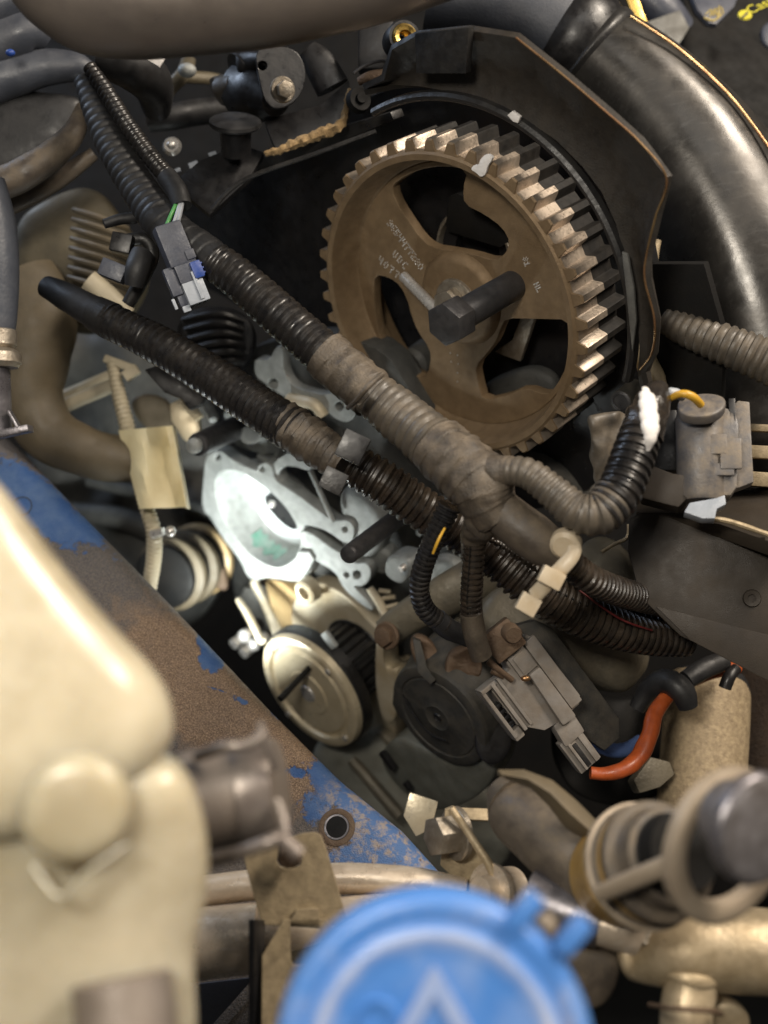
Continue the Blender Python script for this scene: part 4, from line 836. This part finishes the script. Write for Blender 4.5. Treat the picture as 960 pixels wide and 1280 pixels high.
part(t, 'foam_strip', tube([(332, 193, .472, 4), (352, 186, .47, 5), (378, 176, .47, 6), (405, 166, .47, 7), (426, 156, .47, 6), (432, 138, .472, 4), (436, 112, .475, 3)], 10, lump=.7, ls=420, step=2), 'foam')
solo('cable_tail', 'dark tapering plate left of the crumbling foam', 'bracket', pprism(SF(300, 200, .49, 0, -20, 0), [(215, 230), (262, 268), (312, 222), (330, 190), (300, 180), (250, 200)], -10, 0), 'blackclean')
solo('metal_sensor', 'tiny bright metal sensor face in the dark below the top pipe', 'sensor', ball(SF(214, 181, .50), 5, 1.2) + lathe(SF(214, 181, .505), [(0, 0), (9, 0), (12, -6)], 20), 'steel')
for i, (x, y, r) in enumerate(((242, 206, 6), (266, 193, 5), (222, 213, 4))):
    solo('metal_clip', ('pale metal clip at the end of the thin upper conduit', 'single bright clip nearest the rubber cap', 'faint pale clip touching the thin upper conduit')[i], 'clip', box(SF(x, y, .50, -20), (0, 0, 0), (r * 2, r * 1.2, 4), 1), 'lightgrey', group='pale clips in the dark')
t = thing('cast_bracket', 'olive cast metal arm with a bright joint below the top pipe', 'bracket', P(230, 100, .52))
part(t, 'arm', tube([(196, 132, .52, 9), (215, 108, .52, 9), (230, 92, .52, 10), (236, 74, .525, 9)], 14, flat=.6) + tube([(228, 96, .52, 8), (262, 98, .525, 8), (292, 104, .53, 7)], 14, flat=.6), 'alucomp')
part(t, 'bright_joint', ball(SF(234, 88, .512), 9, 1.3), 'alu')
solo('white_tab', 'small white tab peeking out under the top pipe', 'tab', box(SF(192, 72, .45, 30), (0, 0, 0), (26, 14, 4), 1), 'white')
solo('air_hose', 'black rubber hose bending down under the top pipe', 'hose', tube([(120, 72, .46, 22), (165, 82, .465, 30), (190, 105, .48, 26), (196, 135, .50, 18)], 24), 'blackrubber')
solo('grey_hose', 'dark smooth hose crossing behind the rubber cap', 'hose', tube([(186, 150, .52, 15), (215, 146, .52, 16), (250, 140, .525, 16), (300, 135, .53, 16)], 20), 'blackrubber')

# ------------------------------------------------------------------ left side
t = thing('inner_panel', 'worn blue-grey inner panel in the top corner with a bright blue paint spot', 'body panel', P(20, 60, .50))
part(t, 'upper_fold', tube([(-30, 15, .48, 30), (0, 5, .48, 28), (22, -6, .48, 26)], 24, lump=.03), 'fender')
part(t, 'fold', tube([(-40, 66, .485, 30), (0, 52, .485, 30), (40, 40, .485, 26), (62, 50, .488, 14)], 24, lump=.05), 'fender')
part(t, 'paint_spot', ball(SF(13, 66, .4635), 5, 1.2, .9), 'blueplug')
part(t, 'lower_fold', tube([(-40, 112, .49, 32), (10, 96, .49, 26), (60, 84, .49, 22), (100, 84, .49, 16), (112, 92, .49, 9)], 24, lump=.05), 'fender')
part(t, 'well', pillow(SF(30, 140, .50), [(-60, 90), (40, 118), (100, 120), (108, 140), (90, 180), (30, 215), (-60, 240)], 20, 30, .6), 'blackrubber')
solo('brown_hose', 'upper of two coppery brown hoses rising beside the black panel', 'hose', tube([(-30, 240, .47, 20), (20, 222, .47, 20), (62, 196, .472, 18), (92, 166, .478, 14), (104, 135, .485, 9)], 24, lump=.03), 'rubber', group='brown hoses at the body panel')
solo('brown_hose', 'thinner lower brown hose tucked beneath the coppery one', 'hose', tube([(-30, 272, .49, 14), (30, 246, .49, 14), (75, 222, .49, 12), (118, 192, .49, 8)], 20), 'rubber', group='brown hoses at the body panel')
t = thing('finned_housing', 'beige dusty finned aluminium housing behind the black plugs', 'housing', P(110, 320, .54))
part(t, 'body', pillow(SF(95, 310, .55), [(20, 280), (60, 250), (120, 230), (160, 280), (190, 340), (160, 400), (110, 420), (40, 400), (20, 340)], 26, 60, .55), 'alucomp')
part(t, 'fin_row', sum((tube([(92 - i, 262 + i * 12, .528, 3), (112 - i, 268 + i * 12, .521, 4.2), (138, 277 + i * 12, .518, 4.4), (160, 286 + i * 12, .524, 4)], 8) for i in range(8)), []), 'hosetan', kind='stuff')
part(t, 'stub', tube([(110, 352, .505, 16), (135, 372, .507, 15), (160, 395, .51, 12)], 18), 'rodtan')
solo('coolant_hose', 'thick beige dusty hose curving under the two pale rods', 'hose', tube([(30, 345, .53, 40), (50, 390, .53, 46), (42, 445, .53, 45), (38, 495, .53, 40), (60, 540, .53, 36), (100, 562, .53, 32), (140, 573, .535, 30), (190, 572, .54, 28)], 32, lump=.02), 'hosetan')
solo('refrigerant_pipe', 'upper pale straight pipe of the pair by the beige hose', 'pipe', ptube((30, 518), (146, 468), .55, .56, 9), 'rodtan', group='pale pipes')
solo('refrigerant_pipe', 'lower pale straight pipe of the pair by the beige hose', 'pipe', ptube((50, 520), (150, 478), .545, .552, 9), 'rodtan', group='pale pipes')
t = thing('ac_hose', 'black upright hose with a metal collar at the picture edge', 'hose', P(5, 400, .40))
part(t, 'rubber', tube([(-22, 230, .40, 28), (-10, 280, .40, 29), (-4, 340, .40, 27), (-4, 400, .40, 24), (-4, 420, .40, 20)], 24), 'fender')
part(t, 'collar', lathe(AF(-4, 410, .40, -2, 470, .40), [(18, 0), (24, 4), (24, 22), (19, 26), (28, 32), (29, 44), (24, 50), (14, 50)], 32), 'boltsteel')
part(t, 'pipe', ptube((-3, 450), (0, 545), .40, .405, 15), 'bluegreysteel')
part(t, 'bracket', box(SF(16, 540, .40, -12), (0, 0, 0), (46, 9, 24), 2) + box(SF(18, 525, .40, 60), (0, 0, 0), (26, 4, 14), 1), 'bluegreysteel')
t = thing('tagged_cable', 'pale ribbed cable with a folded cream paper label on it', 'cable', P(190, 600, .54))
part(t, 'cable', tube([(140, 450, .54, 8), (148, 490, .54, 9), (158, 530, .54, 10), (170, 580, .54, 10), (182, 630, .54, 10), (192, 665, .54, 10), (192, 700, .545, 10), (186, 735, .55, 10)], 18, 6, .15), 'rodtan')
rows = []
for i in range(9):
    q = i / 8; a = (148 + 26 * q, 538 + 98 * q); b = (216 + 18 * q, 532 + 102 * q)
    rows.append([P(a[0] + (b[0] - a[0]) * s / 8, a[1] + (b[1] - a[1]) * s / 8, .528 - .006 * math.sin(s / 8 * math.pi * 1.5) + .002 * math.sin(q * 5 + s)) for s in range(9)])
lb = part(t, 'paper_label', sheet(rows, .0006), 'label')
part(t, 'label_fold', sheet([[P(216 + 18 * q, 533 + 102 * q, .5235), P(220 + 18 * q, 538 + 98 * q, .534)] for q in (0, .25, .5, .75, 1)], .0006), 'label')
part(t, 'clamp', ball(SF(213, 664, .53), 7) + tube([(190, 668, .535, 6), (205, 664, .532, 5)], 10), 'steel')
part(t, 'top_joint', box(SF(150, 455, .54, 20), (0, 0, 0), (40, 10, 14), 2) + box(SF(164, 466, .537, -35), (0, 0, 0), (20, 14, 10), 2), 'rodtan')
t = thing('idler_pulley', 'stack of dusty beige idler pulley discs behind the rail', 'pulley', P(235, 715, .57))
fi = AF(252, 698, .655, 205, 722, .615)
for i, (z, r, m_) in enumerate(((0, 46, 'ochre'), (18, 43, 'dark'), (34, 46, 'hosetan'), (50, 40, 'dark'), (66, 45, 'hosetan'), (81, 38, 'dark'))):
    part(t, 'disc', lathe(fi, [(0, z), (r - 4, z), (r, z + 3), (r, z + 11), (r - 4, z + 14), (0, z + 14)], 48), m_)
part(t, 'mount', pillow(SF(265, 700, .64), [(240, 665), (258, 660), (285, 715), (286, 740), (268, 735), (250, 700)], 8, 20, .5), 'rustbrown')
solo('bolt_stub', 'shiny bolt stub above the beige idler discs', 'bolt', hexbolt(SF(165, 405, .49, 0, 20, 20), 7, 6, 9), 'steel')
solo('ribbed_belt_cover', 'black ribbed cover in the dark behind the plugs', 'cover', sum((tube([(228 + i * 3, 400 + i * 12, .54, 4), (270 + i * 2, 392 + i * 12, .535, 5), (305, 402 + i * 10, .54, 4)], 8) for i in range(6)), []) + pillow(SF(265, 420, .55), [(220, 400), (260, 380), (310, 390), (325, 430), (300, 470), (250, 470), (225, 440)], 8, 20, .5), 'blackclean')
solo('tan_bracket', 'tan cast bracket with slots beside the paper label', 'bracket', pprism(SF(228, 520, .56), [(212, 505), (226, 498), (248, 520), (250, 540), (238, 556), (228, 548), (214, 525)], -20, 0, 2) + box(SF(240, 512, .555, -40), (0, 0, 0), (12, 30, 14), 1.5), 'tan')
solo('beige_bracket', 'dull beige curved bracket behind the ribbed cable', 'bracket', pillow(SF(190, 520, .575), [(160, 500), (185, 490), (214, 500), (222, 540), (200, 545), (175, 530)], 6, 20, .5), 'hosetan')
solo('block_bracket', 'black moulded bracket under the lower ribbed conduit', 'bracket', pprism(SF(225, 490, .50), [(180, 462), (200, 455), (262, 490), (252, 505), (236, 512), (226, 498), (205, 490)], -20, 0, 2), 'blackclean')
solo('connector_bolt', 'steel stud rising beside the black stud', 'stud', ptube((256, 500), (268, 524), .555, .55, 7), 'alu')

# ------------------------------------------------------------------ chassis rail
edge_r = [(-60, 480, .535), (30, 566, .52), (100, 640, .508), (210, 752, .488), (330, 880, .465), (420, 970, .446), (500, 1035, .432), (550, 1090, .424), (600, 1150, .415)]
def lerp_edge(u):
    s = u * (len(edge_r) - 1); i = min(int(s), len(edge_r) - 2); q = s - i
    return [edge_r[i][j] * (1 - q) + edge_r[i + 1][j] * q for j in range(3)]
NB = 150; cross = [(1.25, .006), (1.6, .06)]
cs = []
for j in range(60): cs.append(('top', j / 59))
for j in range(1, 9): cs.append(('arc', j / 8))
cs.append(('side', 1))
blobs = [(45, 628, 78, 30, 42, 1.), (108, 662, 34, 18, 40, .8), (145, 700, 40, 14, 45, .42), (255, 805, 9, 20, -20, .8), (264, 826, 16, 14, 30, 1.), (250, 775, 22, 8, 60, .5), (302, 876, 8, 5, 10, 1.), (272, 862, 22, 3, 20, .6), (350, 893, 18, 7, 32, .9), (390, 925, 30, 7, 40, .6),
         (480, 1040, 75, 42, 42, 1.), (425, 985, 50, 24, 42, .95), (520, 1075, 45, 24, 30, 1.), (395, 1010, 25, 30, 0, .7), (370, 965, 22, 9, 10, .7), (450, 1070, 45, 18, 0, .9)]
rustb = [(250, 860, 130, 70, 45, 1.), (330, 930, 110, 60, 40, 1.), (180, 790, 90, 55, 45, .45), (430, 1050, 70, 40, 0, .55)]
def field(px, py, B):
    v = 0
    for x, y, a, b, an, am in B:
        c, s = math.cos(R(an)), math.sin(R(an)); dx, dy = px - x, py - y
        q = ((dx * c + dy * s) / a) ** 2 + ((-dx * s + dy * c) / b) ** 2
        v = max(v, am * math.exp(-q * .7))
    return v
V = []; F = []; colr = []
holes = [(421, 1035)]
for i in range(NB + 1):
    u = i / NB; ex, ey, ed = lerp_edge(u); e0 = lerp_edge(max(0, u - .03)); e1 = lerp_edge(min(1, u + .03))
    tv = (P(*e1) - P(*e0)).normalized(); inn = CV(-.72, -.66, .22); inn = (inn - tv * inn.dot(tv)).normalized(); nrm = inn.cross(tv)
    if nrm.dot(CV(0, 0, 1)) < 0: nrm = -nrm
    kk = ed / FPX; e = P(ex, ey, ed); rr = 26 * kk
    for kd, q in cs:
        if kd == 'top': p = e + inn * (300 * kk * (1 - q) + rr) - inn * 0; p = p + nrm * (.0012 * noise.noise(p * 40))
        elif kd == 'arc': a = q * math.pi / 2; p = e + inn * rr * (1 - math.sin(a)) - nrm * rr * (1 - math.cos(a))
        else: p = e - nrm * (rr + .05)
        V.append(p); cc = CAM_ROT.transposed() @ (p - CAM_LOC); px = 480 + cc.x / -cc.z * FPX; py = 640 - cc.y / -cc.z * FPX
        colr.append((field(px, py, blobs), field(px, py, rustb), min(1, max(0, (px - 330) / 120)) * min(1, max(0, (py - 930) / 60)), 1))
m = len(cs)
for i in range(NB):
    for j in range(m - 1): F.append((i * m + j, i * m + j + 1, (i + 1) * m + j + 1, (i + 1) * m + j))
rl = thing('chassis_rail', 'blue painted chassis rail with rust and flaking paint running diagonally', 'chassis rail', P(300, 860, .47))
bm_ = part(rl, 'beam', [(V, F)], 'rail', ang=60)
ca = bm_.data.color_attributes.new('paint', 'FLOAT_COLOR', 'POINT')
for i, c in enumerate(colr): ca.data[i].color = c
def on_rail(px, py, off=0):
    i_ = min((i for i in range(len(V)) if i % m < 60), key=lambda i: (PXY(V[i])[0] - px) ** 2 + (PXY(V[i])[1] - py) ** 2); p = V[i_]
    a_ = (V[i_ + 1] - V[i_ - 1]).normalized(); b_ = (V[i_ + m] - V[i_ - m]).normalized(); z_ = a_.cross(b_)
    if z_.dot(CAM_LOC - p) < 0: z_ = -z_
    d_ = (p - CAM_LOC).dot(z_) / ray(px, py).dot(z_); q = CAM_LOC + ray(px, py) * d_
    return Fr(q + z_ * off, b_, z_.cross(b_), z_, d_ / FPX)
fhole = on_rail(421, 1034)
part(rl, 'hole_rim', ring(fhole, [(16, -8), (16, 1.2), (19, 2), (23, 1.2), (24, -8)], 40), 'rustbrown')
part(rl, 'hole', lathe(fhole, [(16.2, 1.5), (14, .8), (13, .6), (.01, .6)], 32), 'dark')
part(rl, 'hole_thread', ring(fhole, [(13, .4), (13.4, 1.6), (15.6, 1.8), (16, .4)], 32), 'bluegreysteel')
part(rl, 'stamp_ring', ring(on_rail(27, 633), [(12, -1), (12, .6), (13.2, .6), (13.2, -1)], 32), 'darksteel')

# ------------------------------------------------------------------ foreground: bracket, tubes, bolt
t = thing('coolant_tube', 'upper thin silvery tube passing behind the bent bracket', 'tube', P(280, 1110, .38))
part(t, 'tube', tube([(200, 1125, .385, 19), (270, 1112, .385, 19), (360, 1102, .385, 19), (440, 1098, .385, 19), (520, 1104, .385, 19), (580, 1116, .385, 18)], 28), 'pipesilver')
t = thing('coolant_tube', 'thick silvery tube under the bent bracket', 'tube', P(280, 1180, .37))
part(t, 'tube', tube([(180, 1195, .372, 44), (250, 1180, .372, 43), (325, 1172, .372, 42)], 36), 'pipesilver')
part(t, 'tube_end', tube([(322, 1172, .373, 38), (440, 1158, .375, 36), (560, 1150, .378, 36), (680, 1160, .38, 34)], 32), 'pipesilver')
t = thing('bent_bracket', 'dusty bent sheet metal bracket with a notch and square cut-out', 'bracket', P(365, 1120, .35))
fb2 = SF(370, 1110, .352, 0, -10, 4)
part(t, 'plate', plate(fb2, [(303, 1068), (306, 1064), (372, 1044), (376, 1042), (395, 1040), (404, 1046), (434, 1150), (434, 1156), (330, 1158), (326, 1152)], [[(345, 1076), (349, 1070), (376, 1068), (378, 1074), (374, 1084), (360, 1086), (350, 1084)]], 0, 7, 1, 1), 'bracket')
fb3 = SF(375, 1150, .352, 0, -52, 4)
part(t, 'front_flange', plate(SF(385, 1220, .345, 0, -12, 4), [(328, 1150), (434, 1148), (442, 1330), (326, 1330)], [[(362, 1138), (396, 1134), (400, 1142), (402, 1200), (366, 1210), (362, 1200)]], 0, 7, 1, 1), 'bracket')
part(t, 'side_flange', pprism(SF(322, 1200, .347, 0, 0, 70), [(318, 1150), (332, 1150), (330, 1320), (318, 1320)], -4, 4, 1), 'blackclean')
part(t, 'inner_tab', box(SF(384, 1180, .365, 0, -10, 0), (0, 0, 0), (44, 90, 6), 2), 'olive')
part(t, 'pin', lathe(SF(362, 1070, .345, 0, 20, 0), [(0, 8), (12, 8), (15, 5), (15, -14)], 24), 'rustbrown')
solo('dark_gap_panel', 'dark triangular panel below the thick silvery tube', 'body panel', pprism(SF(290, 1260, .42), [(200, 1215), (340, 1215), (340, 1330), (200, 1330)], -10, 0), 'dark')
solo('blue_strip', 'narrow pale blue strip in the gap under the thick tube', 'strip', pprism(SF(270, 1245, .40, 0, 0, 0), [(248, 1230), (300, 1224), (318, 1222), (258, 1290), (246, 1290)], -4, 0), 'bluegrey')

t = thing('clamp_bolt', 'zinc hex bolt through a triangular bracket at the end of the rail', 'bolt', P(545, 1045, .385))
fo_ = AF(584, 1040, .392, 534, 1047, .384, 20)
part(t, 'head', hexbolt(Fr(fo_.w(0, 0, 20), fo_.X, fo_.Y, fo_.Z, fo_.k), 25, 30, 33, 8), 'boltsteel')
t = thing('triangle_bracket', 'triangular dusty bracket held by the zinc hex bolt', 'bracket', P(590, 1060, .39))
part(t, 'plate', pprism(SF(590, 1060, .391, 0, 0, -6), [(556, 1012), (566, 1008), (606, 1075), (630, 1120), (612, 1130), (570, 1100), (550, 1082)], -6, 2, 1.5), 'bracket')
part(t, 'edge', tube([(564, 1010, .383, 5), (590, 1048, .381, 5), (614, 1086, .379, 6), (622, 1116, .379, 7)], 10), 'castgold')
part(t, 'top_flange', box(SF(588, 1018, .395, 2, -40), (0, 0, 0), (44, 16, 5), 1.5), 'bracket')
part(t, 'spacer', lathe(AF(640, 1112, .385, 590, 1116, .372), [(0, 0), (28, 0), (28, 28), (32, 30), (34, 36), (34, 42), (20, 42), (18, 58), (0, 58)], 36), 'pipesilver')
t = thing('rubber_elbow', 'brown dusty rubber elbow with a torn flap on top', 'hose', P(690, 1050, .36))
part(t, 'hose', tube([(640, 1000, .375, 30), (648, 1014, .37, 40), (672, 1034, .362, 44), (705, 1062, .355, 48), (740, 1088, .35, 55), (775, 1096, .34, 58), (805, 1086, .315, 60)], 36, lump=.03, ls=60), 'rubber')
part(t, 'end', tube([(626, 988, .378, 22), (642, 1004, .372, 38)], 28), 'rubber')
rows = []
for (ax, ay, bx, by) in ((622, 962, 632, 974), (655, 962, 664, 986), (690, 975, 686, 1008), (720, 1000, 704, 1032), (746, 1026, 726, 1048), (775, 1048, 752, 1054), (800, 1062, 770, 1060)):
    rows.append([P(ax + (bx - ax) * s / 4, ay + (by - ay) * s / 4, .345 - .006 * math.sin(s / 4 * math.pi)) for s in range(5)])
part(t, 'flap', sheet(rows, .0016), 'hosetan')
part(t, 'band', tube([(764, 1093, .343, 58), (778, 1094, .336, 61), (790, 1090, .326, 60)], 32, step=3), 'amber')

# foreground coupling
t = thing('quick_coupling', 'blurred foreground coupling with a grey retaining ring and big steel cap', 'coupling', P(880, 1060, .28))
ax_ = AF(802, 1083, .305, 965, 1026, .25); ku = ax_.k
part(t, 'collar', lathe(ax_, [(0, -10), (62, -10), (72, 0), (74, 12), (66, 18), (66, 30), (72, 34), (72, 46), (62, 52)], 48), 'rubber')
part(t, 'spigot', lathe(ax_, [(62, 52), (60, 54), (57, 78), (50, 82)], 48), 'rubber')
part(t, 'socket', lathe(ax_, [(50, 82), (47, 84), (44, 110), (0, 112)], 48), 'dark')
part(t, 'amber_band', lathe(ax_, [(67, 17), (70, 19), (70, 30), (67, 32)], 48), 'amber')
part(t, 'front_lip', lathe(ax_, [(74, -2), (78, 0), (78, 8), (74, 10)], 48), 'strap')
fr_ = SF(909, 1057, .268, 0, 8, 28)
part(t, 'retaining_ring', ring(fr_, [(72, -8), (72, 6), (76, 9), (96, 9), (100, 6), (100, -8)], 72), 'strap')
part(t, 'ring_arm', tube([(748, 1118, .285, 12), (790, 1100, .278, 13), (838, 1080, .272, 14)], 16, flat=.5), 'strap')
fb_ = SF(948, 1036, .25, 0, 6, 26)
part(t, 'cap', lathe(fb_, [(0, 14), (58, 14), (66, 10), (70, 0), (70, -14), (50, -18), (44, -60)], 56), 'capsteel')
part(t, 'cap_rim', ring(fb_, [(68, -10), (71, -8), (72, 2), (69, 6), (66, 2)], 56), 'bluegreysteel')
t = thing('cast_manifold', 'warm toned cast tee pipe with a downward branch and wire clip', 'pipe', P(850, 1200, .33))
part(t, 'main_pipe', tube([(790, 1200, .345, 26), (815, 1195, .34, 36), (850, 1190, .335, 44), (900, 1188, .335, 50), (1010, 1192, .335, 54)], 40, lump=.05, ls=70), 'castgold')
part(t, 'branch', tube([(864, 1205, .333, 34), (862, 1240, .33, 33), (858, 1262, .328, 32), (856, 1320, .325, 31)], 32, lump=.03), 'castgold')
part(t, 'branch_lip', tube([(863, 1214, .331, 34), (862, 1222, .331, 37), (862, 1230, .33, 34)], 32, step=2), 'castgold')
part(t, 'lug', pillow(SF(800, 1205, .338), [(770, 1190), (790, 1172), (815, 1178), (830, 1205), (810, 1225), (780, 1222)], 10, 30, .5, lump=5, ls=140), 'castgold')
part(t, 'wire_clip', tube([(812, 1256, .32, 3), (835, 1260, .306, 3), (862, 1262, .303, 3.5), (890, 1264, .308, 3.5), (902, 1268, .32, 3)], 10), 'rustbrown')
part(t, 'side_lug', pillow(SF(910, 1265, .335), [(885, 1255), (910, 1248), (936, 1262), (936, 1290), (900, 1300), (885, 1285)], 10, 30, .5), 'castgold')
t = thing('union_tube', 'grey steel tube and union nut leading into the cast tee', 'tube', P(750, 1160, .34))
part(t, 'tube', tube([(660, 1120, .35, 34), (710, 1140, .345, 34), (750, 1152, .342, 32)], 28), 'bluegreysteel')
part(t, 'nose', tube([(748, 1152, .342, 28), (770, 1158, .34, 29), (795, 1166, .34, 30)], 28), 'pipesilver')
part(t, 'nut', prism(AF(792, 1165, .341, 822, 1174, .338), hexa(30), 0, 26, 2), 'boltsteel')
part(t, 'lower_body', pillow(SF(745, 1215, .345), [(700, 1180), (760, 1185), (778, 1200), (765, 1245), (735, 1265), (700, 1240)], 16, 30, .6), 'rubber')

# ------------------------------------------------------------------ blue cap (foreground, blurred)
t = thing('fluid_cap', 'large blurred blue plastic reservoir cap with a raised warning triangle', 'cap', P(545, 1300, .21))
fcap = SF(544, 1328, .205, 0, -9, 0)
cg = part(t, 'shell', lathe(fcap, [(0, -4), (120, -4), (132, -3), (146, 1), (152, 2), (158, 0), (164, -4), (170, -5), (176, -2), (190, -1), (198, -4), (203, -12), (204, -60)], 96), 'bluecap')
ca = cg.data.color_attributes.new('paint', 'FLOAT_COLOR', 'POINT')
for i, v in enumerate(cg.data.vertices):
    q = (v.co + t.location - fcap.o) / fcap.k; r = math.hypot(q.dot(fcap.X), q.dot(fcap.Y)); a = math.degrees(math.atan2(q.dot(fcap.Y), q.dot(fcap.X)))
    wgt = max(0, 1 - abs(r - 151) / 14) * .8 + .2 * (r < 140) + .2 * (176 < r < 196)
    dirt = max(0, 1 - abs(r - 172) / 10) * .6
    ca.data[i].color = (wgt, dirt, 0, 1)
fcl = Fr(fcap.w(0, 0, 0), fcap.X, fcap.Y, fcap.Z, fcap.k)
tri_o = [(0, 118), (-112, -70), (112, -70)]; tri_i = [(0, 78), (-76, -50), (76, -50)]
def capaint(o, w_, d_):
    c_ = o.data.color_attributes.new('paint', 'FLOAT_COLOR', 'POINT')
    for i in range(len(o.data.vertices)): c_.data[i].color = (w_, d_, 0, 1)
capaint(part(t, 'warning_triangle', plate(fcl, tri_o, [tri_i], 2, 8, 1.2, 0, local=True), 'bluecap'), .5, 0)
capaint(part(t, 'symbol', ring(Fr(fcap.w(-72, 50, 0), fcap.X, fcap.Y, fcap.Z, fcap.k), [(18, -6), (18, 1), (24, 2), (28, -6)], 36), 'bluecap'), .2, .25)
for px, py, an in ((655, 1140, 40), (716, 1170, 40)):
    capaint(part(t, 'lug', box(SF(px, py, .208, an - 90, -9), (0, 0, -6), (52, 26, 26), 5), 'bluecap'), .1, 0)
solo('cap_rivet', 'small tan rivet between the two lugs of the blue cap', 'rivet', ball(SF(682, 1158, .222), 14, 1, 1.2), 'strap')

# ------------------------------------------------------------------ expansion tank (foreground, blurred)
t = thing('coolant_tank', 'blurred yellowed plastic coolant tank filling the foreground corner', 'coolant tank', P(80, 950, .22))
ft = SF(60, 900, .225, 0, -14, 16)
part(t, 'upper_body', pillow(ft, [(-260, 560), (-60, 560), (0, 606), (60, 690), (135, 782), (196, 842), (218, 890), (212, 940), (150, 1000), (60, 1060), (-260, 1060)], 95, 80, .55, c=(-10, 880)), 'reservoir')
part(t, 'lower_body', pillow(SF(100, 1140, .225, 0, 6, 14), [(-260, 1000), (60, 960), (190, 945), (236, 960), (262, 1040), (258, 1120), (240, 1180), (250, 1320), (160, 1380), (-260, 1380)], 60, 90, .55, c=(20, 1160)), 'reservoir')
part(t, 'boss', lathe(SF(92, 1012, .2075, 0, -6, 10), [(0, 4), (44, 4), (60, 0), (68, -10), (72, -40)], 48), 'reservoir')
part(t, 'moulded_seam', tube([(40, 1080, .208, 5), (75, 1122, .206, 4), (110, 1090, .207, 4), (160, 1055, .209, 3)], 14), 'reservoir')
part(t, 'neck', lathe(AF(160, 1012, .258, 345, 985, .268), [(58, -10), (58, 40), (61, 44), (61, 52), (54, 54)], 40), 'reservoir')
part(t, 'lower_neck', tube([(160, 1130, .24, 60), (170, 1220, .228, 52), (172, 1300, .222, 48)], 28), 'reservoir')
part(t, 'lower_band', lathe(AF(152, 1222, .216, 160, 1310, .212), [(58, 0), (62, 3), (62, 80), (58, 84)], 40), 'hosegrey')
t = thing('overflow_hose', 'short brown rubber hose on the neck of the coolant tank', 'hose', P(290, 995, .235))
part(t, 'hose', tube([(222, 1005, .264, 61), (236, 1003, .265, 63), (285, 994, .268, 63), (330, 986, .27, 63), (350, 983, .27, 58)], 36, step=5), 'hosegrey')
t = thing('hose_clamp', 'brown spring hose clamp with two bent ears on the tank hose', 'hose clamp', P(320, 990, .23))
acl = AF(290, 994, .268, 335, 987, .27)
part(t, 'band', ring(acl, [(62, 0), (65, 0), (66, 3), (66, 38), (65, 42), (62, 42)], 56), 'clampsteel')
part(t, 'ear', tube([(246, 946, .258, 7), (280, 934, .254, 8), (312, 930, .254, 8), (330, 916, .256, 8)], 14, lump=.1), 'clampsteel')
part(t, 'ear', tube([(324, 903, .256, 6), (333, 930, .256, 7), (346, 962, .258, 5)], 12), 'clampsteel')
part(t, 'ear', tube([(262, 1078, .254, 8), (300, 1066, .25, 9), (338, 1052, .248, 9), (350, 1048, .25, 10), (374, 1068, .25, 11)], 14), 'clampsteel')
part(t, 'ear', tube([(346, 1000, .256, 6), (354, 1022, .254, 7), (356, 1044, .252, 8)], 12), 'clampsteel')
